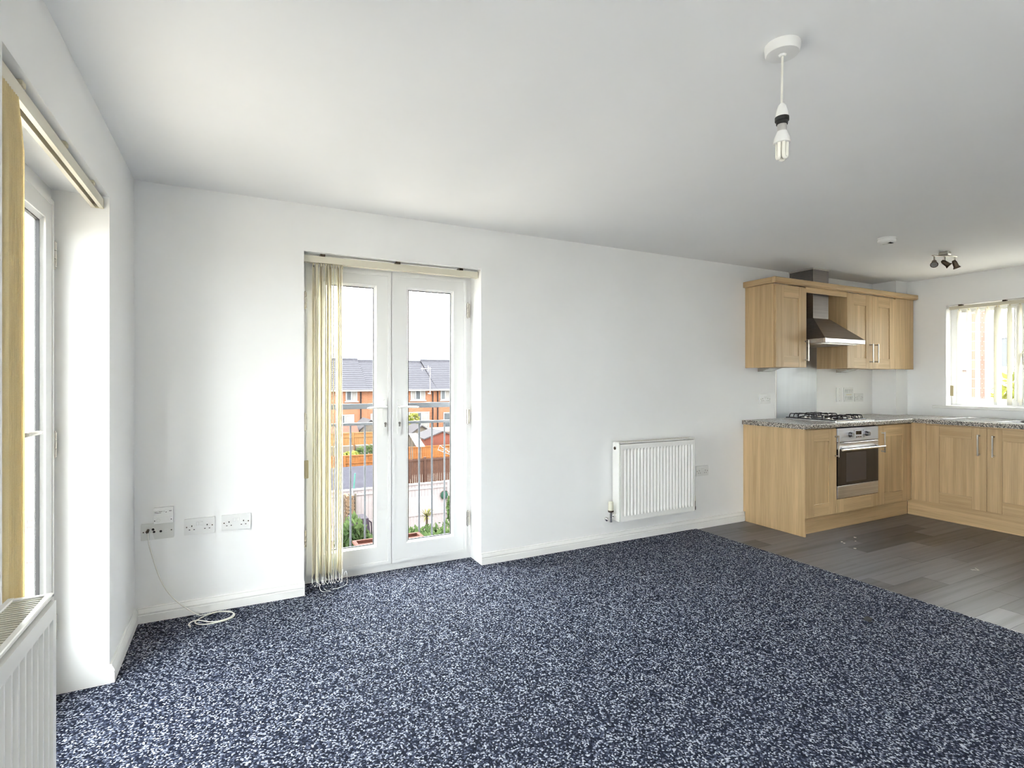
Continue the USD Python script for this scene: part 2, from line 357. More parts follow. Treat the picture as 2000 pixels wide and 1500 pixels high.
# carpet with two tongues into the door recesses, slightly ragged edge along the vinyl
edge = []
yy = -0.001
while yy > YR + 0.02:
    edge.append((XC + rng.uniform(-0.004, 0.002), yy)); yy -= 0.012
cp = Polygon([(0.001, YR + 0.01), (0.001, LD[0] + .004), (-0.185, LD[0] + .004), (-0.185, LD[1] - .004), (0.001, LD[1] - .004), (0.001, -0.001), (BD[0] + .002, -0.001), (BD[0] + .002, 0.18), (BD[1] - .002, 0.18), (BD[1] - .002, -0.001)] + edge + [(XC, YR + 0.01)])
solo('carpet', 'navy blue carpet with pale flecks covering the living area', 'carpet', prism(cp, 'z', -0.0085, 0.003), 'carpet', loc=(0, 0, 0), kind='thing')
solo('threshold_strip', 'thin metal edge strip between the navy carpet and grey vinyl', 'floor trim', [box(XC + 0.0005, XC + 0.0035, YR + .02, -0.85, -0.0085, 0.0015), ], 'alu')

# skirting boards: moulded profile (offset from wall, height)
SK = [(0, -0.008), (0.018, -0.008), (0.018, 0.044), (0.0155, 0.047), (0.0155, 0.050), (0.018, 0.053), (0.018, 0.057), (0.012, 0.071), (0.009, 0.0755), (0.009, 0.080), (0.006, 0.083), (0, 0.083)]
def skirt_back(x0, x1, label, name='baseboard_back'):
    struct(name, prism([(-a, b) for a, b in SK], 'x', x0, x1), 'gloss', label, 'skirting board')
skirt_back(0.018, BD[0] + 0.002, 'white skirting board between the room corner and the french doors')
skirt_back(BD[1] - 0.002, 4.626, 'white skirting board under the back wall radiator')
struct('baseboard_left', prism([(a, b) for a, b in SK], 'y', LD[1] - 0.001, -0.0001), 'gloss', 'short white skirting board on the side wall by the door recess', 'skirting board')

# ------------------------------------------------------------ doors and windows in local axes: u along the wall, v outward, z up
def map_back(m): return m
A_L = [[0, -1, 0, 0], [1, 0, 0, 0], [0, 0, 1, 0], [0, 0, 0, 1]]        # left wall: x=-v, y=u
A_R = [[0, 1, 0, XE], [-1, 0, 0, 0], [0, 0, 1, 0], [0, 0, 0, 1]]       # end wall: x=XE+v, y=-u
I4 = np.eye(4)
def lever(u, z, v, s, A):
    """door handle: back plate at u, lever pointing to s along u"""
    pl = prism(rounded(u - .014, u + .014, z - .19, z + .05, .0135), 'y', v - .009, v)
    pr = cyl((u, v - .009, z), (u, v - .045, z), .009, n=14)
    pts = spline([(u - s * .005, v - .047, z), (u + s * .02, v - .051, z + .001), (u + s * .07, v - .054, z), (u + s * .125, v - .051, z - .003)], 14)
    v_, f_ = tube(pts, 1.0, 10, r_list=np.r_[.009, .011, np.linspace(.0105, .0085, 11), .004])
    v_[:, 2] = z + (v_[:, 2] - z) * .8
    return [xf(x, A) for x in (pl, join([pr, (v_, f_)]))]
def cylinder_lock(u, z, v, A):
    a = [cyl((u, v - .0125, z + .004), (u, v - .008, z + .004), .0085), box(u - .005, u + .005, v - .0125, v - .008, z - .02, z)]
    return xf(join(a), A), xf(box(u - .0012, u + .0012, v - .0132, v - .0125, z - .001, z + .009), A)
def hinge(parent, u, z, v, A):
    h = part(parent, 'hinge', xf(join([cyl((u, v - .008, z - .05), (u, v - .008, z - .018), .009, n=12), cyl((u, v - .008, z - .016), (u, v - .008, z + .016), .009, n=12), cyl((u, v - .008, z + .018), (u, v - .008, z + .05), .009, n=12),
        box(u - .02, u + .02, v - .004, v, z - .05, z + .05, .001), cyl((u, v - .008, z + .05), (u, v - .008, z + .056), .005, n=10), cyl((u, v - .008, z - .056), (u, v - .008, z - .05), .005, n=10)]), A), 'nickel', smooth=35)
def leaf(parent, u0, u1, z0, z1, v, A, w=(.1, .1, .125, .092), name='door_leaf', dk=.062, bead=.016):
    d = part(parent, name, xf(join([prism(ring(u0, u1, z0, z1, w), 'y', v, v + dk), prism(ring(u0 + .004, u1 - .004, z0 + .004, z1 - .004, .02), 'y', v - .003, v)]), A), 'upvc')
    l, r, b, t = w
    g = (u0 + l, u1 - r, z0 + b, z1 - t)
    # sloped glazing bead
    B = []
    for (a, bb) in (((g[0], g[2]), (g[1], g[2])), ((g[1], g[2]), (g[1], g[3])), ((g[1], g[3]), (g[0], g[3])), ((g[0], g[3]), (g[0], g[2]))):
        cx, cz = (g[0] + g[1]) / 2, (g[2] + g[3]) / 2
        ins = lambda p, k: (p[0] + k * np.sign(cx - p[0]), p[1] + k * np.sign(cz - p[1]))
        P = []
        for p in (a, bb):
            q, q0 = ins(p, bead), ins(p, -.004)
            P += [(q0[0], v + .004, q0[1]), (q[0], v + .014, q[1]), (q0[0], v + .03, q0[1]), (q[0], v + .03, q[1])]
        B.append(hull(P))
    part(d, 'glazing_bead', xf(join(B), A), 'upvc')
    k = bead
    part(d, 'gasket', xf(prism(ring(g[0] + k - .003, g[1] - k + .003, g[2] + k - .003, g[3] - k + .003, .0065), 'y', v + .0145, v + .029), A), 'rubber')
    part(d, 'glass_pane', xf(box(g[0] + k - .002, g[1] - k + .002, v + .02, v + .026, g[2] + k - .002, g[3] - k + .002), A), 'glass')
    return d
def outer_frame(parent, u0, u1, z0, z1, v, A, w, d=.07, name='door_frame'):
    return part(parent, name, xf(prism(ring(u0, u1, z0, z1, w), 'y', v, v + d), A), 'upvc')

# back wall french doors
D1 = thing('door_1', 'white narrow glazed french doors in the back wall with a view of brick houses', 'french doors', (1.415, 0.17, 0.0), kind='structure')
outer_frame(D1, BD[0] + .0005, BD[1] - .0005, -0.018, BD[2] - .0005, 0.186, I4, (.05, .05, .075, .05))
la = leaf(D1, 0.868, 1.4085, 0.050, 2.010, 0.17, I4)
lb = leaf(D1, 1.4115, 1.955, 0.050, 2.014, 0.17, I4)
for lf, u, s in ((la, 1.362, -1), (lb, 1.458, 1)):
    pl, lv = lever(u, 1.107, .167, s, I4)
    part(lf, 'handle_plate', pl, 'plastic'); part(lf, 'door_handle', lv, 'plastic', smooth=40)
    c, k = cylinder_lock(u, .995, .158, I4)
    part(lf, 'lock_cylinder', c, 'nickel'); part(lf, 'keyhole', k, 'hole')
for z in (1.79, 1.025, .29):
    hinge(D1, 0.862, z, .178, I4); hinge(D1, 1.963, z, .178, I4)
part(D1, 'meeting_strip', box(1.400, 1.420, .233, .245, .05, 2.01), 'upvc')

# side wall french doors next to the camera
D2 = thing('door_2', 'white glazed doors in the recess of the side wall by the camera', 'french doors', (-0.18, -1.21, 0.0), kind='structure')
outer_frame(D2, LD[0] + .0005, LD[1] - .0005, -0.018, LD[2] - .0005, 0.192, A_L, (.055, .055, .075, .055), .042)
lc = leaf(D2, -1.76, -1.2125, .05, 2.006, .176, A_L, dk=.036)
ld = leaf(D2, -1.2095, -0.662, .05, 2.006, .176, A_L, dk=.036)
for lf, u, s in ((lc, -1.258, -1), (ld, -1.164, 1)):
    pl, lv = lever(u, 1.107, .173, s, A_L)
    part(lf, 'handle_plate', pl, 'plastic'); part(lf, 'door_handle', lv, 'nickel', 'grey metal door handle', smooth=40)
    c, k = cylinder_lock(u, .995, .164, A_L); part(lf, 'lock_cylinder', c, 'nickel')
for z in (1.79, 1.025, .29):
    hinge(D2, LD[0] + .03, z, .184, A_L); hinge(D2, -0.655, z, .184, A_L)

# kitchen window
W1 = thing('window_1', 'white framed kitchen window above the sink', 'window', (XE + .1, -1.44, 1.03), kind='structure')
u0, u1 = -KW[1], -KW[0]
outer_frame(W1, u0 + .0005, u1 - .0005, KW[2] + .0045, KW[3] - .0005, .10, A_R, (.06, .06, .06, .06), name='window_frame')
part(W1, 'mullion', xf(box(1.100, 1.165, .10, .17, KW[2] + .0645, KW[3] - .0605, .003), A_R), 'upvc')
part(W1, 'glass_pane', xf(box(u0 + .0605, 1.0995, .13, .136, KW[2] + .065, KW[3] - .061), A_R), 'glass')
part(W1, 'glazing_bead', xf(prism(ring(u0 + .0605, 1.0995, KW[2] + .065, KW[3] - .061, .014), 'y', .112, .1295), A_R), 'upvc')
sa = leaf(W1, 1.150, u1 - .045, KW[2] + .05, KW[3] - .046, .086, A_R, w=(.05, .05, .05, .05), name='casement_sash', dk=.03, bead=.012)
part(sa, 'window_handle', xf(join([box(1.163, 1.187, .066, .083, 1.50, 1.56, .004), cyl((1.175, .066, 1.53), (1.175, .048, 1.53), .009), box(1.166, 1.184, .038, .052, 1.43, 1.545, .005)]), A_R), 'chrome')
part(W1, 'window_sill', [box(XE - .04, XE - .0004, KW[0] - .1, -0.483, KW[2] - .026, KW[2] + .004, .004), box(XE - .002, XE + .1, KW[0] + .0006, KW[1] - .0006, KW[2] + .0004, KW[2] + .004)], 'gloss')

W2 = thing('window_2', 'white framed living room window in the side wall behind the camera', 'window', (-.2, -4.3, SW[2]), kind='structure')
outer_frame(W2, SW[0] + .0005, SW[1] - .0005, SW[2] + .0005, SW[3] - .0005, .17, A_L, .06, .06, name='window_frame')
ym = (SW[0] + SW[1]) / 2
part(W2, 'mullion', xf(box(ym - .035, ym + .035, .172, .228, SW[2] + .0605, SW[3] - .0605), A_L), 'upvc')
part(W2, 'glass_pane', xf(box(SW[0] + .0605, SW[1] - .0605, .195, .201, SW[2] + .0605, SW[3] - .0605), A_L), 'glass')
part(W2, 'window_sill', box(-.17, -.0004, SW[0] + .0006, SW[1] - .0006, SW[2] + .0004, SW[2] + .012), 'gloss')

# ============================================================ BLINDS
def vane_mesh(c, ang, w, z0, z1, bow=0.004, t=0.0009, wave=0.0, seed=0):
    """a hanging fabric slat: slightly bowed strip, narrowing to its hanger at the top"""
    rr = random.Random(seed)
    n, m = 9, 14
    s = np.linspace(-.5, .5, n)
    pts = []
    ph = rr.uniform(0, 6)
    for k in range(m + 1):
        z = z0 + (z1 - z0) * k / m
        tw = ang + wave * math.sin(ph + k * .5)
        top = max(0.0, (z - (z1 - .09)) / .09)
        ww = w * (1 - .25 * top)
        a = np.array([math.cos(tw), math.sin(tw)]); nrm = np.array([-a[1], a[0]])
        o = np.array(c) + nrm * rr.uniform(-.0006, .0006)
        pts.append(np.c_[o + s[:, None] * ww * a + (bow * (.25 - s ** 2) * 4)[:, None] * nrm, np.full(n, z)])
    pts = np.array(pts)
    nn = np.array([-math.sin(ang), math.cos(ang), 0]) * t
    v = np.vstack([pts.reshape(-1, 3), pts.reshape(-1, 3) + nn]); N = (m + 1) * n; f = []
    for k in range(m):
        for j in range(n - 1):
            a, b, cc, d = k * n + j, k * n + j + 1, (k + 1) * n + j + 1, (k + 1) * n + j
            f += [(a, b, cc), (a, cc, d), (N + a, N + cc, N + b), (N + a, N + d, N + cc)]
    for k in range(m):
        for j in (0, n - 1):
            a, d = k * n + j, (k + 1) * n + j
            f += [(a, d, N + d), (a, N + d, N + a)] if j == 0 else [(a, N + d, d), (a, N + a, N + d)]
    return (v, np.array(f))
def rot_box(c, ang, w, d, z0, z1, b=.001):
    m = box(-w / 2, w / 2, -d / 2, d / 2, z0, z1, b)
    ca, sa_ = math.cos(ang), math.sin(ang)
    return xf(m, [[ca, -sa_, 0, c[0]], [sa_, ca, 0, c[1]], [0, 0, 1, 0], [0, 0, 0, 1]])
def bead_chain(pts, n, r=.0022):
    P = spline(pts, n)
    return [sphere(p, r, 1) for p in P]
rv = random.Random(5)

def headrail(parent, a, b, c0, z0, z1, axis, dep=.042):
    """aluminium track with lips and end caps between a and b along the axis, centred on c0"""
    pr = [(c0 - dep / 2, z0), (c0 - dep / 2, z1), (c0 + dep / 2, z1), (c0 + dep / 2, z0), (c0 + dep / 2 - .014, z0), (c0 + dep / 2 - .014, z0 + .004), (c0 + dep / 2 - .004, z0 + .006), (c0 + dep / 2 - .004, z1 - .004), (c0 - dep / 2 + .004, z1 - .004), (c0 - dep / 2 + .004, z0 + .006), (c0 - dep / 2 + .014, z0 + .004), (c0 - dep / 2 + .014, z0)]
    part(parent, 'headrail', prism(pr, axis, a, b), 'cream_rail')
    for q, e in ((a, -1), (b, 1)):
        bx = (q - .001, q + .001) if True else None
        lo, hi = (q - .003, q) if e < 0 else (q, q + .003)
        part(parent, 'end_cap', box(lo, hi, c0 - dep / 2 - .001, c0 + dep / 2 + .001, z0 - .001, z1 + .001) if axis == 'x' else box(c0 - dep / 2 - .001, c0 + dep / 2 + .001, lo, hi, z0 - .001, z1 + .001), 'cream_pl')

# blind of the back doors: slats pushed to one side
M['cream_rail'] = plain('cream_aluminium_rail', (0.70, 0.66, 0.54), 0.35)
M['tag'] = plain('beige_tag_plastic', (0.60, 0.52, 0.30), 0.5)
B1 = thing('vertical_blind', 'cream vertical blind bunched at one side of the back wall french doors', 'blind', (1.0, 0.06, 0.0))
headrail(B1, .844, 1.985, .062, 2.006, 2.046, 'x')
for x in (.95, 1.42, 1.86):
    part(B1, 'bracket', box(x - .014, x + .014, .036, .090, 2.046, 2.0598, .001), 'bronze')
xs = np.linspace(.897, 1.072, 13)
ends = []
for i, x in enumerate(xs):
    x = x + rv.uniform(-.003, .003)
    ang = PI / 2 - .04 + rv.uniform(-.16, .10) - (.25 if i in (0, 12) else 0)
    v = part(B1, 'vane', vane_mesh((x, .062), ang, .089, .062, 1.992, bow=rv.uniform(-.005, .005), wave=.03, seed=i), 'vane', smooth=50)
    part(v, 'vane_hook', [box(x - .003, x + .003, .055, .069, 1.984, 2.0055, .001)], 'cream_pl')
    part(v, 'vane_weight', rot_box((x, .062), ang, .086, .0042, .052, .086), 'plastic')
    ends.append((x + math.cos(ang) * -.040, .062 - abs(math.sin(ang)) * .040))
ch = []
for (p, q) in zip(ends[:-1], ends[1:]):
    md = ((p[0] + q[0]) / 2, min(p[1], q[1]) - .012)
    dz = rv.uniform(.012, .026)
    ch += bead_chain([(p[0], p[1], .07), (md[0], md[1], .05 - dz * .5), (q[0], q[1], .07)], 11)
ch += bead_chain([(1.073, .02, .075), (1.084, .014, .098), (1.090, .010, .060), (1.084, .006, .022), (1.05, .000, .012), (1.02, -.002, .0085), (.99, 0, .012)], 44)
ch += bead_chain([(.925, .018, .06), (.935, -.01, .012), (.955, -.022, .0085), (.985, -.024, .0085), (.97, -.012, .010), (.955, -.004, .02)], 34)
part(B1, 'bottom_chain', ch, 'plastic', kind='stuff')
cord = [cyl((.853, .045, .80), (.853, .045, 2.006), .0011, n=6), cyl((.861, .045, .80), (.861, .045, 2.006), .0011, n=6)]
part(B1, 'control_cord', cord, 'flex')
part(B1, 'cord_weight', box(.8425, .868, .042, .050, .69, .80, .003), 'tag')

# blind of the side doors: slats pushed towards the camera
B2 = thing('vertical_blind', 'tan vertical blind hanging in the side wall door recess beside the camera', 'blind', (-0.04, -1.2, 0.0))
headrail(B2, LD[0] + .006, LD[1] - .010, -.040, 2.006, 2.046, 'y')
for y in (-1.6, -1.2, -.82):
    part(B2, 'bracket', box(-.066, -.014, y - .014, y + .014, 2.046, 2.0598, .001), 'cream_pl')
for i, y in enumerate(np.linspace(-1.772, -1.668, 9)):
    ang = rv.uniform(-.05, .05) + .05
    v = part(B2, 'vane', vane_mesh((-.040, y), ang, .089, .062, 1.992, bow=rv.uniform(-.003, .003), wave=.012, seed=40 + i), 'vane_tan', smooth=50)
    part(v, 'vane_hook', box(-.047, -.033, y - .003, y + .003, 1.984, 2.0055, .001), 'cream_pl')
    part(v, 'vane_weight', rot_box((-.040, y), ang, .086, .0042, .052, .086), 'plastic')
# kitchen window blind: slats spread and half open
B3 = thing('vertical_blind', 'pale vertical blind half open across the kitchen window', 'blind', (XE + .05, -1.19, 1.05))
headrail(B3, KW[0] + .01, KW[1] - .022, XE + .040, 2.002, 2.032, 'y', .036)
for y in (-.70, -1.045, -1.5):
    part(B3, 'bracket', box(XE + .018, XE + .062, y - .013, y + .013, 2.032, 2.0457, .001), 'bronze')
ys = [-.686, -.764, -.835, -.913, -.980, -1.000, -1.079]
while ys[-1] > KW[0] + .13: ys.append(ys[-1] - .0755)
for i, y in enumerate(ys):
    ang = -.16 + rv.uniform(-.04, .04)
    v = part(B3, 'vane', vane_mesh((XE + .0415, y), ang, .080, 1.058, 1.990, bow=rv.uniform(-.003, .003), seed=80 + i), 'vane_pale', smooth=50)
    part(v, 'vane_hook', box(XE + .035, XE + .047, y - .003, y + .003, 1.982, 2.0015, .001), 'cream_pl')
    part(v, 'vane_weight', rot_box((XE + .0415, y), ang, .078, .004, 1.052, 1.082), 'plastic')
part(B3, 'control_cord', [cyl((XE + .03, -.613, 1.24), (XE + .03, -.613, 2.002), .0011, n=6)], 'flex')
part(B3, 'cord_weight', box(XE + .026, XE + .034, -.640, -.611, 1.13, 1.235, .003), 'tag')

# ============================================================ RADIATORS
def fluted(x0, x1, z0, z1, y, amp, n, ends=.018, up=.035, sgn=-1, knots=None):
    """pressed front sheet: n upright flutes standing out of a flat sheet at y (towards sgn y)"""
    per = 20
    nx = n * per
    X = np.linspace(x0 + ends, x1 - ends, nx + 1)
    ph = (np.arange(nx + 1) % per) / per
    prof = np.interp(ph, *knots)
    prof = np.r_[1, prof, 1] * 1.0; X = np.r_[x0, X, x1]
    Z = np.r_[z0, z0 + up, z0 + up + .006, z0 + up + .018, z0 + up + .026, z1 - up - .026, z1 - up - .018, z1 - up - .006, z1 - up, z1]
    env = np.r_[0, 0, .35, .85, 1, 1, .85, .35, 0, 0]
    g = np.empty((len(Z), len(X), 3))
    for k in range(len(Z)):
        d = env[k] * prof + (1 - env[k]) * 1.0
        g[k, :, 0] = X; g[k, :, 2] = Z[k]; g[k, :, 1] = y + sgn * amp * d
    nX = len(X); f = []
    for k in range(len(Z) - 1):
        for j in range(nX - 1):
            a, b, c, d = k * nX + j, k * nX + j + 1, (k + 1) * nX + j + 1, (k + 1) * nX + j
            f += [(a, b, c), (a, c, d)]
    v = g.reshape(-1, 3); N = len(v)
    bk = v.copy(); bk[:, 1] = y - sgn * .004
    v = np.vstack([v, bk]); F = list(f) + [(a + N, c + N, b + N) for a, b, c in f]
    K = len(Z)
    loop = [j for j in range(nX)] + [k * nX + nX - 1 for k in range(1, K)] + [(K - 1) * nX + j for j in range(nX - 2, -1, -1)] + [k * nX for k in range(K - 2, 0, -1)]
    for a, b in zip(loop, loop[1:] + loop[:1]): F += [(a, a + N, b + N), (a, b + N, b)]
    return (v, np.array(F))
def radiator(label, L, z0, z1, n, loc, rotm, pitch, dep=.105, amp=.0095, knots=((0, .12, .36, .5, .74, .88, 1.0), (1, 1, 0, 0, 0, 1, 1)), slats=False):
    """local: x along the wall 0..L, y = -dep front .. 0 wall, then moved by rotm"""
    R = thing('radiator', label, 'radiator', loc)
    T = lambda m: xf(m, rotm)
    part(R, 'front_panel', T(fluted(.012, L - .012, z0 + .004, z1 - .012, -dep + .008, amp, n, knots=knots)), 'radiator', smooth=24)
    part(R, 'back_panel', T(box(.012, L - .012, -.034, -.024, z0 + .01, z1 - .02, .003)), 'radiator')
    part(R, 'wall_bracket', T([box(L * .2, L * .2 + .04, -.024, -.0003, z0 + .05, z1 - .06), box(L * .8 - .04, L * .8, -.024, -.0003, z0 + .05, z1 - .06)]), 'radiator')
    fins = [box(x, x + .002, -.085, -.036, z0 + .04, z1 - .05) for x in np.arange(.03, L - .03, .022)]
    part(R, 'convector_fins', T(fins), 'radiator', kind='stuff')
    for xa, xb in ((0, .010), (L - .010, L)):
        part(R, 'side_panel', T([box(xa, xb, -dep + .002, -.020, z0, z1 - .002, .003)]), 'radiator')
    gr = part(R, 'top_grille', T([box(.002, L - .002, -dep + .002, -dep + .016, z1 - .006, z1 + .004, .002), box(.002, L - .002, -.034, -.020, z1 - .006, z1 + .004, .002), box(.002, .018, -dep + .002, -.020, z1 - .006, z1 + .003, .002), box(L - .018, L - .002, -dep + .002, -.020, z1 - .006, z1 + .003, .002)]), 'radiator')
    xs = np.arange(.022, L - .020, pitch)
    if slats:
        for x in xs: part(gr, 'slat', T(box(x, x + pitch * .55, -dep + .016, -.034, z1 - .006, z1 + .001)), 'grille')
    else: part(gr, 'grille_slats', T([box(x, x + pitch * .55, -dep + .016, -.034, z1 - .006, z1 + .001) for x in xs]), 'grille', kind='stuff')
    return R, T
M['grille'] = plain('radiator_grille_enamel', (0.62, 0.60, 0.50), 0.4)
R1, T = radiator('white fluted panel radiator on the back wall near the kitchen', .805, .186, .800, 22, (3.52, -.05, .186), [[1, 0, 0, 3.115], [0, 1, 0, 0], [0, 0, 1, 0], [0, 0, 0, 1]], .016)
part(R1, 'air_vent', T([cyl((-.003, -.052, .755), (0, -.052, .755), .013), cyl((-.006, -.052, .755), (-.002, -.052, .755), .006)]), 'bronze')
tv = part(R1, 'thermostatic_valve', T([cyl((-.046, -.060, .205), (-.046, -.060, .262), .012), cyl((-.046, -.060, .236), (.0, -.060, .236), .011), cyl((-.030, -.060, .236), (-.014, -.060, .236), .0165, n=6), cyl((-.046, -.060, .186), (-.046, -.060, .212), .0155, n=6), cyl((-.046, -.060, .196), (-.046, -.0005, .196), .0085), cyl((-.046, -.012, .196), (-.046, -.0005, .196), .017)]), 'chrome', 'chrome valve body', smooth=35)
part(tv, 'valve_collar', T(lathe([(0, .262), (.021, .262), (.0225, .268), (.0225, .276), (0, .276)], (-.046, -.060, 0))), 'bronze', smooth=35)
part(tv, 'valve_cap', T(lathe([(.021, .276), (.0215, .30), (.0195, .336), (.0165, .343), (0, .3435)], (-.046, -.060, 0), n=20)), 'valve_cap', 'cream thermostatic cap', smooth=35)
lv = part(R1, 'lockshield_valve', T([cyl((.805, -.060, .236), (.835, -.060, .236), .011), cyl((.835, -.060, .205), (.835, -.060, .262), .012), cyl((.835, -.060, .186), (.835, -.060, .212), .0155, n=6), cyl((.835, -.060, .196), (.835, -.0005, .196), .0085)]), 'bronze', 'dark lockshield valve', smooth=35)
part(lv, 'valve_cap', T(lathe([(.0135, .262), (.0125, .300), (.010, .304), (0, .3045)], (.835, -.060, 0), n=16)), 'valve_cap', smooth=35)
# radiator by the camera, on the side wall (front faces +x)
R2, T2 = radiator('white fluted panel radiator on the side wall close to the camera', 1.40, .186, .795, 37, (.06, -2.55, .186), [[0, -1, 0, 0.004], [1, 0, 0, -3.250], [0, 0, 1, 0], [0, 0, 0, 1]], .0125, dep=.104, amp=.012, knots=((0, .10, .20, .5, .80, .90, 1.0), (1, 1, 0, 0, 0, 1, 1)), slats=True)
part(R2, 'air_vent', T2([cyl((1.4, -.07, .765), (1.403, -.07, .765), .010)]), 'bronze')
part(R2, 'lockshield_valve', T2([cyl((1.4, -.060, .236), (1.43, -.060, .236), .011), cyl((1.43, -.060, .19), (1.43, -.060, .29), .012), cyl((1.43, -.060, .196), (1.43, -.006, .196), .0085)]), 'chrome', smooth=35)

# ============================================================ SOCKETS AND SWITCHES (front face towards -y)
def double_socket(label, x0, z0, w=.147, h=.087, group=None):
    s = thing('double_socket', label, 'socket', (x0 + w / 2, 0, z0), group)
    X, Z = x0, z0
    part(s, 'faceplate', prism(rounded(X, X + w, Z, Z + h, .004), 'y', -.0095, -.0002), 'plastic')
    for k in (0, 1):
        cx = X + (.037 if k == 0 else w - .037)
        cz = Z + .034
        part(s, 'pin_holes', [box(cx - .0022, cx + .0022, -.0100, -.0094, cz + .009, cz + .0175), box(cx - .0145, cx - .0075, -.0100, -.0094, cz - .0085, cz - .0045), box(cx + .0075, cx + .0145, -.0100, -.0094, cz - .0085, cz - .0045)], 'hole')
        part(s, 'rocker_switch', box(X + w / 2 + (-.016 if k == 0 else .003), X + w / 2 + (-.003 if k == 0 else .016), -.0125, -.0093, Z + .047, Z + .068, .0015), 'plastic')
        sx = X + (.0125 if k == 0 else w - .0125)
        part(s, 'screw', cyl((sx, -.0102, Z + .043), (sx, -.0094, Z + .043), .0034, n=10), 'bronze')
    return s
S1 = double_socket('white double socket next to the aerial plate, nearer the room corner', .224, .440)
copy(S1, (.404 + .0735, 0, .441), 'white double socket nearest the bunched blind of the french doors')
copy(S1, (4.028 + .0735, 0, .452), 'white double socket half hidden behind the back wall radiator')
copy(S1, (4.845 + .0735, 0, 1.068), 'white double socket above the worktop beside the hob splashback')
copy(S1, (6.338 + .0735, 0, 1.062), 'white double socket in the kitchen corner above the worktop')
# cooker switch and grid switch
ck = thing('cooker_switch', 'tall narrow white cooker switch plate right of the splashback', 'switch', (6.066, 0, 1.06))
part(ck, 'faceplate', prism(rounded(6.022, 6.110, 1.064, 1.212, .004), 'y', -.0095, -.0002), 'plastic')
part(ck, 'rocker_switch', box(6.050, 6.082, -.0130, -.0093, 1.155, 1.190, .002), 'plastic')
part(ck, 'indicator', box(6.058, 6.074, -.0102, -.0093, 1.125, 1.131), 'plastic_grey')
for z in (1.076, 1.2): part(ck, 'screw', cyl((6.066, -.0102, z), (6.066, -.0094, z), .0034, n=10), 'nickel')
gs = thing('grid_switch', 'white square grid switch plate with two rows of small switches', 'switch', (6.226, 0, 1.06))
part(gs, 'faceplate', prism(rounded(6.150, 6.304, 1.064, 1.212, .004), 'y', -.0095, -.0002), 'plastic')
for j in range(2):
    for i in range(4):
        cx, cz = 6.174 + i * .0353, 1.176 - j * .076
        part(gs, 'rocker_switch', box(cx - .010, cx + .010, -.0130, -.0093, cz - .017, cz + .017, .002), 'plastic')
        part(gs, 'printed_mark', box(cx - .005, cx + .005, -.0132, -.0129, cz + .009, cz + .012), 'bronze')
part(gs, 'label_strip', box(6.180, 6.274, -.0100, -.0094, 1.133, 1.142), 'cream_pl')
# aerial plate and telephone box in the corner
tvp = thing('aerial_plate', 'greyish aerial and satellite outlet plate low in the room corner', 'socket', (.1025, 0, .436))
part(tvp, 'faceplate', prism(rounded(.029, .177, .437, .523, .004), 'y', -.0085, -.0002), 'plastic_grey')
for (x, z, r) in ((.0555, .481, .0058), (.0835, .4915, .0065), (.088, .478, .0062), (.118, .478, .0062)):
    o = part(tvp, 'outlet', lathe([(0, .0086), (r, .0086), (r, .0110), (r + .0016, .0110), (r + .0016, .0084)], (x, 0, z), n=18, axis='-y'), 'alu', smooth=30)
    part(o, 'outlet_hole', cyl((x, -.0098, z), (x, -.0087, z), r * .98, n=16), 'hole')
part(tvp, 'blank_port', prism(ring(.136, .152, .475, .487, .0012), 'y', -.0091, -.0084), 'plastic')
part(tvp, 'outlet_label', [prism([(.066, .4375), (.090, .4375), (.080, .474), (.070, .474)], 'y', -.0089, -.0084)], 'plastic')
for x in (.0405, .166): part(tvp, 'screw', cyl((x, -.0094, .480), (x, -.0084, .480), .0034, n=10), 'bronze')
tb = thing('telephone_box', 'white telephone master socket box overlapping the aerial plate', 'telephone socket', (.132, 0, .519))
part(tb, 'housing', [hull([(x, y, z) for x in (.089, .176) for (y, z) in ((-.0005, .5245), (-.0005, .606), (-.034, .5245), (-.034, .595), (-.026, .606))])], 'plastic')
part(tb, 'lower_cover', box(.0895, .1755, -.0365, -.034, .5250, .5640, .001), 'plastic')
part(tb, 'printed_text', [box(.093 + i * .0045, .0962 + i * .0045, -.0344, -.0340, .5865, .5888) for i in range(10) if i not in (3, 8)] + [box(.093, .122, -.0344, -.0340, .5800, .5820), box(.158, .170, -.0344, -.0340, .587, .5898), box(.142, .147, -.0344, -.0340, .5815, .585)], 'print')
part(tb, 'logo_ring', lathe([(.0075, .0365), (.0075, .0371), (.0095, .0371), (.0095, .0365)], (.110, 0, .543), n=20, axis='-y'), 'plastic_grey')
for (x, z) in ((.0935, .541), (.168, .5435)): part(tb, 'screw', cyl((x, -.0372, z), (x, -.0364, z), .0026, n=10), 'print')
# white coaxial lead from the plate to the floor
cb = thing('aerial_cable', 'thin white aerial lead coiled on the carpet in the room corner', 'cable', (.2, -.05, .003))
pts = [(.0615, -.036, .4865), (.0635, -.043, .478), (.067, -.042, .44), (.082, -.040, .365), (.128, -.044, .21), (.191, -.046, .105), (.262, -.046, .034), (.300, -.050, 0.0087), (.360, -.045, 0.0077), (.425, -.062, 0.0072), (.468, -.115, 0.0072), (.455, -.165, 0.0077), (.390, -.190, 0.0077), (.315, -.180, 0.0074), (.285, -.145, 0.0074), (.300, -.100, 0.0082), (.350, -.066, 0.0107), (.410, -.055, .010), (.455, -.090, 0.0107), (.462, -.140, 0.0107), (.420, -.178, 0.0107), (.350, -.172, 0.0107), (.310, -.135, 0.0110), (.270, -.120, 0.0087), (.256, -.150, 0.0077), (.262, -.178, 0.0082)]
part(cb, 'lead', tube(spline(pts, 220), .0030, 8), 'flex', smooth=60)
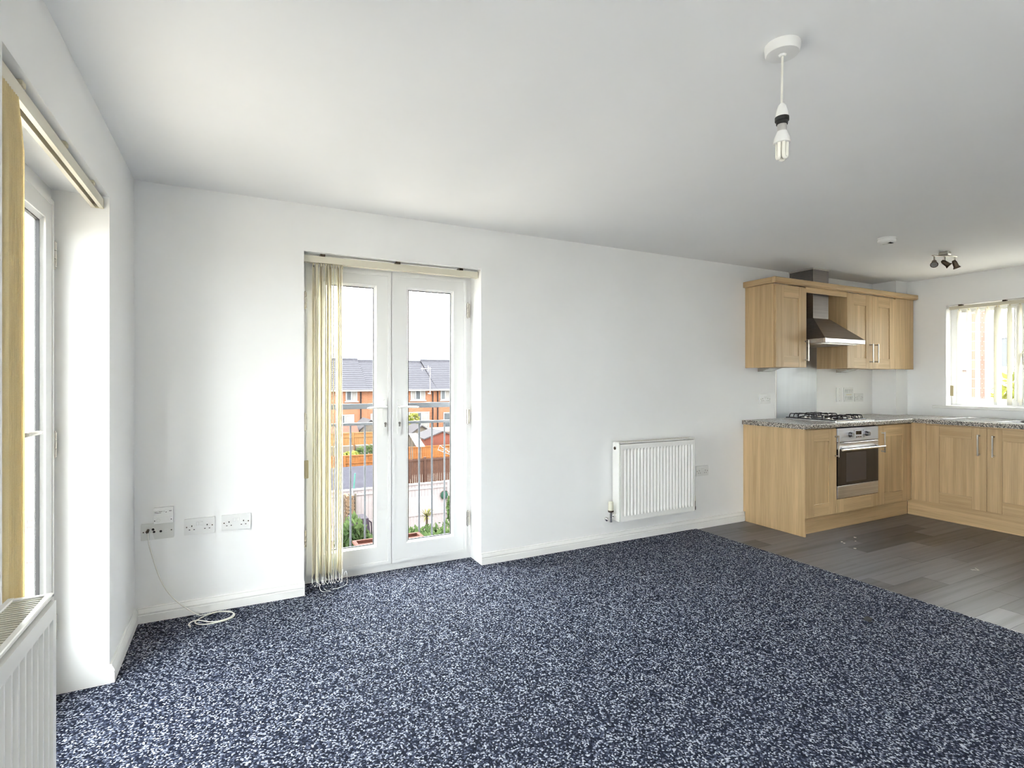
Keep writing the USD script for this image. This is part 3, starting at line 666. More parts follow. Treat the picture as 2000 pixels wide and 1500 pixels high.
part(cb, 'aerial_plug', [cyl((.0615, -.012, .4905), (.0615, -.034, .4880), .0068, n=14), cyl((.0615, -.034, .4880), (.0620, -.042, .4820), .0048, n=12)], 'bronze', 'brassy plug in the plate', smooth=35)
part(cb, 'aerial_plug', [cyl((.262, -.176, .0095), (.266, -.198, .0095), .0055, n=14), cyl((.266, -.198, .0095), (.268, -.210, .0095), .003, n=12)], 'chrome', smooth=35)

# ============================================================ CEILING FITTINGS
px, py = 2.007, -2.308
PD = thing('pendant_light', 'white ceiling rose with a bare low energy bulb on a cord', 'pendant light', (px, py, H))
part(PD, 'ceiling_rose', lathe([(0, H - .0002), (.0515, H - .0002), (.0525, H - .006), (.0500, H - .026), (.0475, H - .030), (.012, H - .0315), (.0085, H - .037), (0, H - .037)], (px, py, 0), n=40), 'plastic', smooth=35)
part(PD, 'cord', tube([(px, py, H - .036), (px - .001, py, H - .11), (px - .002, py + .001, 2.150)], .0034, 10), 'flex', smooth=60)
hd = part(PD, 'lampholder', lathe([(0, 2.156), (.006, 2.155), (.0115, 2.148), (.0165, 2.130), (.0195, 2.112), (.0195, 2.110), (0, 2.110)], (px - .002, py, 0), n=28), 'plastic', smooth=35)
part(hd, 'shade_ring', lathe([(0, 2.112), (.0205, 2.1118), (.0205, 2.100), (.0175, 2.098), (.0165, 2.089), (0, 2.089)], (px - .002, py, 0), n=28), 'rubber', 'black shade ring', smooth=35)
cap = part(PD, 'bulb_cap', lathe([(0, 2.090), (.0135, 2.090), (.0142, 2.086), (.0135, 2.082), (.0142, 2.078), (.0135, 2.074), (.0142, 2.070), (.0142, 2.066), (0, 2.066)], (px - .002, py, 0), n=24), 'alu', 'metal bayonet cap', smooth=35)
part(PD, 'bulb_base', lathe([(0, 2.068), (.0150, 2.067), (.0165, 2.062), (.0225, 2.047), (.0250, 2.034), (.0245, 2.030), (0, 2.030)], (px - .002, py, 0), n=28), 'plastic', smooth=35)
for k in range(3):
    a = k * 2 * PI / 3 + .5
    cx, cy = px - .002 + .0115 * math.cos(a), py + .0115 * math.sin(a)
    tx, ty = -math.sin(a) * .0075, math.cos(a) * .0075
    U = [(cx + tx, cy + ty, 2.031), (cx + tx, cy + ty, 1.995)] + [(cx + tx * math.cos(q), cy + ty * math.cos(q), 1.990 - .0075 * math.sin(q)) for q in np.linspace(0, PI, 9)] + [(cx - tx, cy - ty, 1.995), (cx - tx, cy - ty, 2.031)]
    part(PD, 'bulb_tube', tube(U, .0057, 12), 'tube', smooth=60)
sx, sy = 4.763, -1.155
SM = thing('smoke_alarm', 'round white smoke alarm on the ceiling', 'smoke alarm', (sx, sy, H))
part(SM, 'base', lathe([(0, H - .0002), (.060, H - .0002), (.060, H - .008), (.056, H - .010), (0, H - .010)], (sx, sy, 0), n=36), 'plastic', smooth=35)
part(SM, 'cover', lathe([(.057, H - .009), (.0585, H - .028), (.052, H - .036), (.030, H - .041), (0, H - .042)], (sx, sy, 0), n=36), 'plastic', smooth=35)
for k in range(7):
    part(SM, 'vent_slot', box(sx - .020 + k * .006, sx - .0175 + k * .006, sy - .036, sy - .016, H - .0425, H - .038), 'hole')
part(SM, 'test_button', lathe([(0, H - .046), (.007, H - .0455), (.008, H - .040), (0, H - .04)], (sx - .006, sy + .02, 0), n=16), 'plastic_grey')
lx, ly = 5.644, -1.129
SP = thing('ceiling_spotlight', 'dark bronze ceiling spotlight bar with three lamp heads', 'spotlight', (lx, ly, H))
pl = part(SP, 'ceiling_plate', [box(lx - .022, lx + .030, ly - .035, ly + .035, H - .028, H - .0003, .006)], 'nickel')
arm = spline([(lx - .115, ly + .03, H - .045), (lx - .05, ly + .022, H - .036), (lx, ly, H - .033), (lx + .05, ly - .02, H - .036), (lx + .115, ly - .03, H - .045)], 24)
part(SP, 'curved_bar', [xf(tube([(p[0], p[1], 0) for p in arm], .010, 8), [[1, 0, 0, 0], [0, 1, 0, 0], [0, 0, .5, H - .034], [0, 0, 0, 1]])], 'nickel', smooth=40)
for k, (q, dx, dy, dz) in enumerate([((lx - .10, ly + .028), -.55, -.25, -.45), ((lx + .0, ly - .002), .25, -.55, -.60), ((lx + .10, ly - .028), .30, -.20, -.85)]):
    d = np.array([dx, dy, dz]); d /= np.linalg.norm(d)
    top = np.array([q[0], q[1], H - .040]); bot = top - [0, 0, .050]
    h = part(SP, 'spot_head', [cyl(bot - d * .028, bot - d * .012, .010, .017, n=20), cyl(bot - d * .012, bot + d * .028, .017, .019, n=20), cyl(bot + d * .028, bot + d * .042, .021, .027, n=24)], 'bronze', smooth=35)
    part(h, 'stem', cyl(top, bot, .0055, n=12), 'nickel')
    part(h, 'lamp', cyl(bot + d * .0405, bot + d * .0432, .022, n=20), 'alu')

# ============================================================ KITCHEN
def bar_handle(parent, x, y, z0, z1, axis='y', sgn=-1, name='handle'):
    """square D bar handle standing off a front; axis = the normal of the front"""
    if axis == 'y':
        g = [box(x - .006, x + .006, y + sgn * .036, y + sgn * .028, z0, z1, .0012)] + [box(x - .006, x + .006, y + sgn * .030, y + sgn * .0, z - .006, z + .006, .001) for z in (z0 + .010, z1 - .010)]
    else:
        g = [box(x + sgn * .036, x + sgn * .028, y - .006, y + .006, z0, z1, .0012)] + [box(x + sgn * .030, x, y - .006, y + .006, z - .006, z + .006, .001) for z in (z0 + .010, z1 - .010)]
    return part(parent, name, g, 'nickel')
def shaker(parent, a0, a1, z0, z1, f, axis='y', t=.018, w=(.105, .105), rh=.102, wl=None):
    """five piece door: stiles run full height, rails between them, recessed panel. f = front plane, door goes back from it"""
    def B(p0, p1, q0, q1, d0, d1, b=.0008):
        return box(p0, p1, f + d0, f + d1, q0, q1, b) if axis == 'y' else box(f + d0, f + d1, p0, p1, q0, q1, b)
    ga = 'oak_x' if axis == 'y' else 'oak_y'
    l, r = w
    d = part(parent, 'door', [B(a0, a0 + l, z0, z1, 0, t), B(a1 - r, a1, z0, z1, 0, t)], 'oak_z')
    part(d, 'rail', B(a0 + l + .0004, a1 - r - .0004, z1 - rh, z1, .0003, t), ga)
    part(d, 'rail', B(a0 + l + .0004, a1 - r - .0004, z0, z0 + rh, .0003, t), ga)
    part(d, 'panel', B(a0 + l - .003, a1 - r + .003, z0 + rh - .003, z1 - rh + .003, .0065, .0145, 0), 'oak_z')
    return d

WT = 0.922; WB = 0.884
FY = -0.586          # front plane of the doors along the back wall
FX = 6.250           # front plane of the doors under the window
# base cabinet with the end panel
C1 = thing('base_cabinet', 'narrow oak base cabinet with the full height end panel left of the oven', 'cabinet', (4.86, -.3, 0))
part(C1, 'carcass', box(4.668, 5.082, FY + .0195, -.022, .14, WB - .001), 'oak_z')
part(C1, 'end_panel', box(4.6295, 4.6475, -.600, -.0205, -.0035, WB - .0008, .0006), 'oak_z')
part(C1, 'end_panel_scribe', box(4.6295, 4.6475, -.0203, -.0006, .0835, WB - .0008), 'oak_z')
d = shaker(C1, 4.668, 5.080, .142, .872, FY)
bar_handle(d, 5.060, FY, .628, .815)
# oven housing and oven
C2 = thing('oven_housing', 'oak oven housing with a short framed strip below the oven', 'cabinet', (5.39, -.3, .14))
part(C2, 'carcass', [box(5.084, 5.098, FY + .0195, -.022, .14, WB - .001), box(5.684, 5.698, FY + .0195, -.022, .14, WB - .001), box(5.098, 5.684, FY + .0195, -.022, .14, .158)], 'oak_z')
st = part(C2, 'lower_strip', box(5.085, 5.182, FY, FY + .018, .142, .258, .0008), 'oak_z')
part(st, 'stile', box(5.594, 5.698, FY, FY + .018, .142, .258, .0008), 'oak_z')
part(st, 'rail', box(5.1824, 5.5936, FY + .0003, FY + .018, .142, .258, .0008), 'oak_x')
OV = thing('oven', 'built-in stainless steel oven with a black glass door', 'oven', (5.39, -.3, .262))
OF = FY - .004
part(OV, 'body', box(5.102, 5.680, FY + .02, -.05, .264, .86), 'bronze')
cpn = part(OV, 'control_panel', box(5.087, 5.696, OF, FY + .018, .752, .872, .002), 'steel_ctrl')
for kx in (5.268, 5.512):
    k = part(cpn, 'knob', [cyl((kx, OF, .812), (kx, OF - .006, .812), .0235, .0225, n=28), cyl((kx, OF - .006, .812), (kx, OF - .026, .812), .0195, .0175, n=28), box(kx - .0045, kx + .0045, OF - .032, OF - .024, .794, .830, .002)], 'knob_steel', smooth=35)
part(cpn, 'clock_display', box(5.354, 5.434, OF - .0012, OF + .001, .808, .838), 'blackglass')
for i in range(3): part(cpn, 'button', cyl((5.366 + i * .028, OF, .786), (5.366 + i * .028, OF - .004, .786), .0055, n=14), 'bronze')
for x in (5.325, 5.463): part(cpn, 'indicator_lamp', cyl((x, OF, .842), (x, OF - .0012, .842), .004, n=12), 'print')
part(cpn, 'printed_mark', [box(5.372 + i * .0075, 5.3775 + i * .0075, OF - .0004, OF + .001, .8565, .8595) for i in range(6)], 'plastic_grey')
dr = part(OV, 'oven_door', box(5.087, 5.696, OF, FY + .018, .690, .744, .002), 'steel')
part(dr, 'lower_trim', box(5.087, 5.696, OF, FY + .018, .264, .372, .002), 'steel')
gl = part(dr, 'door_glass', box(5.087, 5.696, OF - .0005, FY + .018, .3725, .6895, .001), 'blackglass')
part(dr, 'inner_window', box(5.210, 5.508, OF - .0012, OF + .002, .400, .655), 'innerglass')
hb = part(dr, 'handle', [cyl((5.075, OF - .052, .690), (5.708, OF - .052, .690), .0095, n=18)] + [cyl((x, OF - .052, .690), (x, OF, .700), .007, n=12) for x in (5.135, 5.648)], 'steel_bright', smooth=40)
# base cabinet right of the oven
C3 = thing('base_cabinet', 'oak base cabinet between the oven and the inner corner', 'cabinet', (5.97, -.3, .14))
part(C3, 'carcass', box(5.700, 6.2305, FY + .0195, -.022, .14, WB - .001), 'oak_z')
d = shaker(C3, 5.7015, 6.2485, .142, .872, FY, w=(.100, .148))
bar_handle(d, 5.752, FY, .628, .815)
solo('plinth', 'oak plinth board under the oven run', 'plinth', box(4.6485, 6.2625, -.546, -.530, -.0035, .1395), 'oak_x')
solo('plinth', 'oak plinth board under the sink cabinet', 'plinth', box(6.2640, 6.2800, -2.95, -.548, -.0035, .1495), 'oak_y')
# sink run along the end wall
C4 = thing('sink_cabinet', 'oak double door sink cabinet below the kitchen window', 'cabinet', (6.59, -1.16, .15))
part(C4, 'carcass', box(FX + .0195, XE - .022, -1.63, -.610, .15, .755), 'oak_z')
part(C4, 'top_rail', box(FX + .0195, FX + .036, -1.63, -.610, .77, WB - .001), 'oak_y')
part(C4, 'corner_filler', box(FX, FX + .018, -.7110, -.5862, .150, WB - .002, .0008), 'oak_z')
d = shaker(C4, -1.1690, -.7130, .152, .870, FX, axis='x'); bar_handle(d, FX, -1.119, .628, .813, axis='x')
d = shaker(C4, -1.6270, -1.1710, .152, .870, FX, axis='x'); bar_handle(d, FX, -1.221, .628, .813, axis='x')
C5 = thing('base_cabinet', 'oak base cabinet at the far end of the sink run beyond the picture edge', 'cabinet', (6.59, -2.25, .15))
part(C5, 'carcass', box(FX + .0195, XE - .022, -2.93, -1.635, .15, WB - .001), 'oak_z')
for a in (-2.065, -2.501, -2.937):
    d = shaker(C5, a + .001, a + .434, .152, .870, FX, axis='x'); bar_handle(d, FX, a + .39, .628, .813, axis='x')
# worktops (post-formed front edge)
def wt_profile(f, bk, z0, z1, r=.008):
    return Polygon([(f + r, z0), (bk, z0), (bk, z1), (f + r, z1)]).union(shapely.geometry.box(f, z0 + r, f + 2 * r, z1 - r)).union(shapely.geometry.Point(f + r, z1 - r).buffer(r, quad_segs=4)).union(shapely.geometry.Point(f + r, z0 + r).buffer(r, quad_segs=4))
solo('worktop', 'speckled grey laminate worktop carrying the gas hob', 'worktop', prism(wt_profile(-.618, -.0006, WB, WT), 'x', 4.612, 6.222), 'laminate', smooth=30)
cut = [(6.222, -.0006), (6.6665, -.0006), (6.6665, -.2385), (XE - .0006, -.2385), (XE - .0006, -2.95), (6.2225, -2.95)]
sinkcut = sbox(6.330, -1.585, 6.765, -1.22)
solo('worktop', 'speckled grey laminate worktop around the steel sink', 'worktop', prism(Polygon(cut).difference(sinkcut), 'z', WB, WT), 'laminate')
solo('worktop_joint_strip', 'thin bright metal joint strip where the two worktops meet', 'trim', box(6.2215, 6.2235, -.617, -.002, WT + .0001, WT + .0012), 'alu')
# sink
SK_ = thing('kitchen_sink', 'stainless steel inset sink with a ribbed drainer under the kitchen window', 'sink', (6.56, -1.27, WT))
rim = Polygon([(6.300, -.800), (6.800, -.800), (6.800, -1.605), (6.300, -1.605)]).buffer(-.02).buffer(.02, quad_segs=5).difference(sbox(6.350, -1.565, 6.745, -1.24).buffer(-.03).buffer(.03))
part(SK_, 'rim', prism(rim, 'z', WT + .0004, WT + .0045), 'steel_bright')
part(SK_, 'raised_edge', prism(Polygon([(6.300, -.800), (6.800, -.800), (6.800, -1.605), (6.300, -1.605)]).buffer(-.02).buffer(.02, quad_segs=5).difference(Polygon([(6.314, -.814), (6.786, -.814), (6.786, -1.591), (6.314, -1.591)]).buffer(-.02).buffer(.02, quad_segs=5)), 'z', WT + .0045, WT + .0095), 'steel_bright')
for i in range(8): part(SK_, 'drainer_rib', box(6.39 + i * .048, 6.402 + i * .048, -1.19, -.85, WT + .0045, WT + .0075, .0014), 'steel_bright')
bowl = sbox(6.350, -1.565, 6.745, -1.24).buffer(-.03).buffer(.03)
part(SK_, 'bowl', [prism(bowl.buffer(.0015).difference(bowl.buffer(-.002)), 'z', WT - .15, WT + .0004), prism(bowl, 'z', WT - .152, WT - .15)], 'steel_bright')
part(SK_, 'drain', cyl((6.56, -1.40, WT - .150), (6.56, -1.40, WT - .146), .04, n=24), 'chrome')
tap = part(SK_, 'tap', [cyl((6.772, -1.40, WT + .0045), (6.772, -1.40, WT + .06), .022), tube(spline([(6.772, -1.40, WT + .05), (6.772, -1.40, WT + .2), (6.70, -1.40, WT + .28), (6.61, -1.40, WT + .24), (6.60, -1.40, WT + .2)], 24), .011, 12)], 'chrome', smooth=40)
# hob
HB = thing('gas_hob', 'four burner stainless gas hob with black iron pan supports', 'hob', (5.39, -.33, WT))
hx0, hx1, hy0, hy1 = 5.095, 5.675, -.575, -.075
part(HB, 'hob_plate', prism(sbox(hx0, hy0, hx1, hy1).buffer(-.012).buffer(.012, quad_segs=4), 'z', WT + .0005, WT + .012), 'steel_bright')
bpos = [(5.215, -.215, .035), (5.215, -.435, .028), (5.445, -.205, .028), (5.445, -.44, .045)]
for bx, by, r in bpos:
    b_ = part(HB, 'burner', lathe([(0, WT + .012), (r * 1.25, WT + .012), (r * 1.2, WT + .017), (r, WT + .020), (r, WT + .028), (0, WT + .028)], (bx, by, 0), n=24), 'nickel', smooth=35)
    part(b_, 'burner_cap', lathe([(0, WT + .028), (r * .92, WT + .028), (r * .92, WT + .034), (r * .8, WT + .036), (0, WT + .036)], (bx, by, 0), n=24), 'iron', smooth=35)
zt = WT + .053
for k, (xa, xb) in enumerate(((5.110, 5.322), (5.338, 5.550))):
    ya, yb = -.560, -.090
    loop = [(xa, ya), (xb, ya), (xb, yb), (xa, yb)]
    g = []
    R_ = .0042
    for (p, q) in zip(loop, loop[1:] + loop[:1]):
        g.append(cyl((*p, WT + .017), (*q, WT + .017), R_, n=8)); g.append(sphere((*p, WT + .017), R_, 1))
    for (px_, py_) in loop: g.append(cyl((px_, py_, WT + .0122), (px_, py_, WT + .017), .006, n=8))
    def hoop(p, q):
        a, b = np.array([*p, WT + .017]), np.array([*q, zt]); e = (b - a); e[2] = 0
        return tube([a, a + e * .04 + [0, 0, .020], a + e * .09 + [0, 0, zt - a[2] - .004], a + e * .2 + [0, 0, zt - a[2]], b], R_, 8)
    cx = (xa + xb) / 2
    for cy in (-.21, -.44):
        for (ex, ey) in ((xa, cy), (xb, cy)): g.append(hoop((ex, ey), (cx + (.018 if ex > cx else -.018), cy)))
        for ox in (-.062, .062):
            ey = yb if cy > -.3 else ya
            g.append(hoop((cx + ox, ey), (cx + ox, cy + (.03 if cy > -.3 else -.03))))
        g.append(hoop((cx, yb if cy > -.3 else ya), (cx, cy + (.02 if cy > -.3 else -.02))))
    g.append(cyl((xa, (ya + yb) / 2, WT + .017), (xb, (ya + yb) / 2, WT + .017), R_, n=8))
    for ox in (-.07, 0, .07): g.append(hoop((cx + ox, (ya + yb) / 2), (cx + ox, (ya + yb) / 2 + .075)))
    part(HB, 'pan_support', g, 'iron', smooth=50)
for i in range(4):
    part(HB, 'control_knob', lathe([(0, WT + .012), (.019, WT + .012), (.0175, WT + .034), (.0155, WT + .037), (0, WT + .037)], (5.612, -.165 - i * .095, 0), n=20), 'nickel', smooth=35)
# splashback
SB = thing('splashback', 'tall brushed steel splashback sheet behind the hob', 'splashback', (5.39, -.003, WT))
part(SB, 'sheet', box(5.078, 5.694, -.0045, -.0006, WT + .001, 1.62), 'steel_v')
part(SB, 'edge_trim', box(5.066, 5.0775, -.0075, -.0006, WT + .001, 1.4015), 'gloss', 'white sealant edge strip')
part(SB, 'dark_edge', box(5.0777, 5.0835, -.0062, -.0046, WT + .001, 1.4015), 'bronze')

# wall cabinets
UY = -0.309; UB = 1.404; UT = 2.137
W1c = thing('wall_cabinet', 'single door oak wall cabinet left of the extractor hood', 'wall cabinet', (4.87, -.15, UB))
part(W1c, 'carcass', box(4.6685, 5.083, UY + .0195, -.0006, UB + .001, UT), 'oak_z')
part(W1c, 'end_panel', box(4.6545, 4.668, UY + .016, -.0006, UB - .003, UT, .0006), 'oak_z')
d = shaker(W1c, 4.6685, 5.083, UB, UT - .014, UY); bar_handle(d, 5.064, UY, 1.462, 1.650)
W2c = thing('wall_cabinet', 'wide two door oak wall cabinet right of the extractor hood', 'wall cabinet', (6.1, -.15, UB))
part(W2c, 'carcass', box(5.712, 6.665, UY + .0195, -.0006, UB + .001, UT), 'oak_z')
part(W2c, 'side_panel', box(5.697, 5.7115, UY + .003, -.0048, UB - .002, UT), 'oak_z')
d = shaker(W2c, 5.7005, 6.1105, UB, UT - .014, UY); bar_handle(d, 6.066, UY, 1.462, 1.650)
d = shaker(W2c, 6.1135, 6.5185, UB, UT - .014, UY); bar_handle(d, 6.158, UY, 1.462, 1.650)
part(W2c, 'filler_panel', box(6.5205, 6.858, UY + .001, UY + .019, UB, UT - .0005, .0008), 'oak_z')
part(W2c, 'end_panel', box(6.844, 6.858, UY + .0195, -.2390, UB, UT - .0005), 'oak_z')
CN = thing('cornice', 'oak cornice moulding along the top of the wall cabinets and across the hood gap', 'cornice', (5.75, -.3, UT))
cp_ = [(-.342, UT + .012), (-.336, UT + .006), (-.318, UT + .001), (-.300, UT + .001), (-.296, UT + .052), (-.330, UT + .052), (-.340, UT + .046)]
part(CN, 'front_moulding', prism(cp_, 'x', 4.6225, 6.8835), 'oak_x', smooth=30)
part(CN, 'left_return', box(4.6235, 4.668, -.2955, -.0006, UT + .001, UT + .052, .003), 'oak_y')
part(CN, 'right_return', box(6.860, 6.8835, -.2955, -.2395, UT + .001, UT + .052, .003), 'oak_y')
part(CN, 'light_pelmet', box(5.0835, 5.6965, UY + .004, UY + .022, UT - .050, UT - .0005, .001), 'oak_x')
part(CN, 'gap_board', box(5.0835, 5.6965, UY + .0225, -.255, UT - .018, UT - .0005), 'oak_x')
# extractor hood
EH = thing('extractor_hood', 'stainless steel chimney extractor hood between the wall cabinets', 'extractor hood', (5.39, -.25, 1.6))
part(EH, 'chimney', box(5.275, 5.508, -.245, -.0046, 1.84, H - .0008, .001), 'steel_hood')
part(EH, 'ceiling_trim', box(5.270, 5.513, -.250, -.0006, H - .012, H - .0004), 'alu')
top = [(x, y, 1.870) for x in (5.270, 5.513) for y in (-.250, -.0047)]
bot = [(x, y, 1.662) for x in (5.0915, 5.689) for y in (-.478, -.0047)]
part(EH, 'canopy', hull(top + bot), 'steel_hood')
part(EH, 'front_band', box(5.0905, 5.690, -.480, -.0047, 1.624, 1.6615, .002), 'steel')
part(EH, 'band_corner', [box(5.0895, 5.0965, -.4815, -.462, 1.6235, 1.662, .001), box(5.090, 5.108, -.4812, -.4802, 1.6235, 1.662)], 'alu')
part(EH, 'grease_filter', [box(5.13, 5.65, -.42, -.06, 1.6180, 1.6235)] + [box(5.14 + i * .025, 5.147 + i * .025, -.41, -.07, 1.615, 1.618) for i in range(20)], 'alu')
for x in (5.17, 5.61): part(EH, 'hood_lamp', cyl((x, -.448, 1.6235), (x, -.448, 1.6205), .022, n=18), 'plastic')
# under-cabinet lights
def wedge(label, x0, x1):
    w = thing('cabinet_light', label, 'under-cabinet light', ((x0 + x1) / 2, -.1, UB - .036))
    sec = [(-.020, UB - .0035), (-.020, UB - .036), (-.045, UB - .034), (-.150, UB - .0035)]
    part(w, 'housing', prism(sec, 'x', x0, x1), 'nickel')
    nrm = np.array([0, -.0305, -.105]); nrm /= np.linalg.norm(nrm)
    q = [np.array([x, y, z]) for x in (x0 + .02, x1 - .02) for (y, z) in ((-.060, UB - .0300), (-.125, UB - .0112))]
    part(w, 'lens', hull([p + nrm * .0002 for p in q] + [p + nrm * .0025 for p in q]), 'plastic')
wedge('wedge shaped metal light under the left wall cabinet', 4.80, 4.96)
wedge('wedge shaped metal light under the right wall cabinet', 5.99, 6.15)

# ============================================================ SMALL DEBRIS
def scrap(label, x, y, s, m, z=-0.0038, seed=0):
    r_ = random.Random(seed)
    pts = [(x + s * r_.uniform(.5, 1) * math.cos(a), y + s * r_.uniform(.4, .9) * math.sin(a), z + hh + (.0012 if hh else 0) * r_.random()) for a in np.linspace(0, 5.4, 6) for hh in (0, .0016)]
    solo('paper_scrap', label, 'paper scrap', hull(pts), m)
for k, (x, y, s, lab) in enumerate([(4.763, -.843, .010, 'tiny white scrap on the vinyl, lower of the close pair in front of the oven'), (4.778, -.815, .012, 'tiny white scrap on the vinyl, upper of the close pair in front of the oven'),
        (4.700, -.962, .013, 'white paper flake on the vinyl nearest the carpet in front of the oven run'), (4.996, -.790, .013, 'white paper flake on the vinyl furthest right in front of the oven'), (4.900, -.850, .008, 'very small white speck on the vinyl between the larger flakes')]):
    scrap(lab, x, y, s, 'paper', seed=k)
solo('paper_scrap', 'bent white sliver lying on the vinyl in front of the sink cabinet', 'paper scrap', tube([(4.925, -1.60, -.002), (4.955, -1.635, -.001), (4.985, -1.600, -.002)], .0022, 6), 'paper')
solo('wood_chip', 'pale chip lying on the carpet close to the vinyl edge', 'debris', hull([(3.898 + a, -1.307 + b, .0032 + c) for a, b, c in ((0, 0, 0), (.024, -.003, 0), (.026, .004, .001), (.002, .006, 0), (.012, .002, .004), (.02, .003, .004))]), 'paper')
fl_ = sphere((0, 0, 0), 1, 3); fv = fl_[0]; nz = meshkit.fbm(fv * 2.2 + 5, 3, 4)[:, None]
solo('fluff_ball', 'dark fluff ball lying on the navy carpet', 'debris', (fv * (.55 + .8 * nz) * [.022, .018, .012] + [3.471, -1.745, .013], fl_[1]), 'fluff', smooth=True)

# ============================================================ OUTDOORS (the flat is one storey up; ground at GZ)
GZ = -4.37
struct('ground', box(-70, 110, -60, 130, GZ - .3, GZ), 'ground', 'pale earth and paving of the gardens below', 'ground')
struct('ground_patio', box(1.5, 14, 11.6, 16.28, GZ + .001, GZ + .012), 'patio', 'tan paving between the hedge and the pink fence', 'paving')
struct('wall_lower_storey', box(-TH, XE + TH, YR - TH, TH, GZ, -.2005), 'brick', 'brick lower storey of the flat itself', 'wall')
struct('trim_ledge', box(.70, 2.13, TH + .0005, .52, -.14, -.022), 'galv', 'narrow metal ledge outside the french doors', 'ledge')
# juliet balcony railing
BR = thing('balcony_railing', 'grey galvanised balcony railing with upright bars outside the french doors', 'railing', (1.42, .47, -.022))
part(BR, 'top_rail', box(.74, 2.09, .452, .488, 1.082, 1.120, .002), 'galv')
part(BR, 'lower_rail', box(.742, 2.088, .450, .490, .966, .984, .002), 'galv')
part(BR, 'bottom_rail', box(.742, 2.088, .455, .485, .045, .060, .002), 'galv')
for x in (.725, 2.105): part(BR, 'post', box(x - .0165, x + .0165, .453, .487, -.0218, 1.118, .002), 'galv')
x = .795
while x < 2.06:
    part(BR, 'baluster', cyl((x, .470, .0602), (x, .470, .9658), .0068, n=12), 'galv', smooth=40); x += .1
# planter
PT = thing('planter_trough', 'long terracotta plastic plant trough behind the door glass', 'planter', (1.445, .39, -.022))
def trough(x0, x1, y0, y1, z0, z1, tp):
    return [(x0 + tp, y0 + tp, z0), (x1 - tp, y0 + tp, z0), (x1 - tp, y1 - tp, z0), (x0 + tp, y1 - tp, z0), (x0, y0, z1), (x1, y0, z1), (x1, y1, z1), (x0, y1, z1)]
def shell_(o, i):
    v = np.array(list(o) + list(i), float); f = []
    f += [(0, 2, 1), (0, 3, 2), (8, 9, 10), (8, 10, 11)]
    for a, b in ((0, 1), (1, 2), (2, 3), (3, 0)):
        f += [(a, b, b + 4), (a, b + 4, a + 4), (a + 8, b + 12, b + 8), (a + 8, a + 12, b + 12), (a + 4, b + 4, b + 12), (a + 4, b + 12, a + 12)]
    return (v, np.array(f))
part(PT, 'trough', shell_(trough(1.215, 1.675, .338, .442, -.0218, .150, .018), trough(1.225, 1.665, .348, .432, .0, .150, .016)), 'terracotta')
part(PT, 'rim', [prism(sbox(1.203, .326, 1.687, .451).difference(sbox(1.226, .349, 1.664, .431)), 'z', .142, .158)], 'terracotta')
part(PT, 'soil', box(1.228, 1.662, .352, .428, .09, .118), 'soil')

def leaves(n, cen, rad, size, seed, boxy=False, up=0.0):
    r_ = np.random.default_rng(seed)
    if boxy: p = r_.uniform(-1, 1, (n, 3))
    else:
        p = r_.normal(size=(n, 3)); p /= np.linalg.norm(p, axis=1, keepdims=True); p *= r_.uniform(.55, 1.0, (n, 1)) ** .6
    lump = .75 + .5 * meshkit.fbm(p * 2.3 + seed, 2, seed)[:, None]
    c = np.array(cen) + p * np.array(rad) * (lump if not boxy else 1)
    a = r_.normal(size=(n, 3)) + [0, 0, up]; a /= np.linalg.norm(a, axis=1, keepdims=True)
    b = np.cross(a, r_.normal(size=(n, 3))); b /= np.linalg.norm(b, axis=1, keepdims=True)
    s = size * r_.uniform(.6, 1.3, (n, 1))
    v = np.stack([c - a * s, c + b * s * .42, c + a * s, c - b * s * .42], 1).reshape(-1, 3)
    i = np.arange(n)[:, None] * 4
    return (v, np.vstack([i + [0, 1, 2], i + [0, 2, 3]]))
def plant(name, label, cat, cen, rad, n, size, seed, m='leaf', boxy=False, up=0.0, stems=3):
    t = thing(name, label, cat, (cen[0], cen[1], GZ))
    part(t, 'foliage', leaves(n, cen, rad, size, seed, boxy, up), m, kind='stuff')
    r_ = random.Random(seed)
    for k in range(stems):
        x, y = cen[0] + rad[0] * r_.uniform(-.4, .4), cen[1] + rad[1] * r_.uniform(-.4, .4)
        part(t, 'stem', cyl((x, y, GZ), (cen[0] + (x - cen[0]) * 1.5, y, cen[2] + rad[2] * .5), .05, .02, n=8), 'trunk')
    return t
plant('hedge', 'leafy green hedge across the bottom of the right door pane', 'hedge', (6.0, 10.2, -3.45), (2.1, .7, .80), 6500, .11, 3, boxy=True, up=1.2, stems=6)
plant('shrub', 'bright green conifer close to the building left of the planter', 'shrub', (2.28, 6.0, -2.45), (.42, .42, 1.35), 3800, .075, 5, up=1.5)
plant('shrub', 'small green shrub showing just above the planter beside the door stile', 'shrub', (3.25, 8.2, -2.75), (.55, .5, .75), 1800, .085, 8, up=1.2)
plant('shrub', 'taller green sprig rising above the right end of the hedge', 'shrub', (6.15, 11.35, -2.5), (.2, .2, .55), 500, .09, 12, up=1.8, stems=1)
ps = thing('palm', 'small spiky palm in front of the pink fence', 'palm', (6.2, 14.0, GZ))
part(ps, 'stem', cyl((6.2, 14, GZ), (6.2, 14, -3.25), .05, .035, n=8), 'trunk')
fr = []
for k in range(46):
    a = rng.uniform(0, 2 * PI); e = rng.uniform(-.2, 1.3); L = rng.uniform(.28, .42)
    d_ = np.array([math.cos(a) * math.cos(e), math.sin(a) * math.cos(e), math.sin(e)])
    o = np.array([6.2, 14.0, -3.30]); w_ = np.cross(d_, [0.3, .2, 1]); w_ = w_ / np.linalg.norm(w_) * .028
    fr.append((np.array([o - w_ * .4, o + w_ * .4, o + d_ * L * .6 + w_, o + d_ * L - [0, 0, .06], o + d_ * L * .6 - w_]), np.array([(0, 1, 2), (0, 2, 4), (4, 2, 3)])))
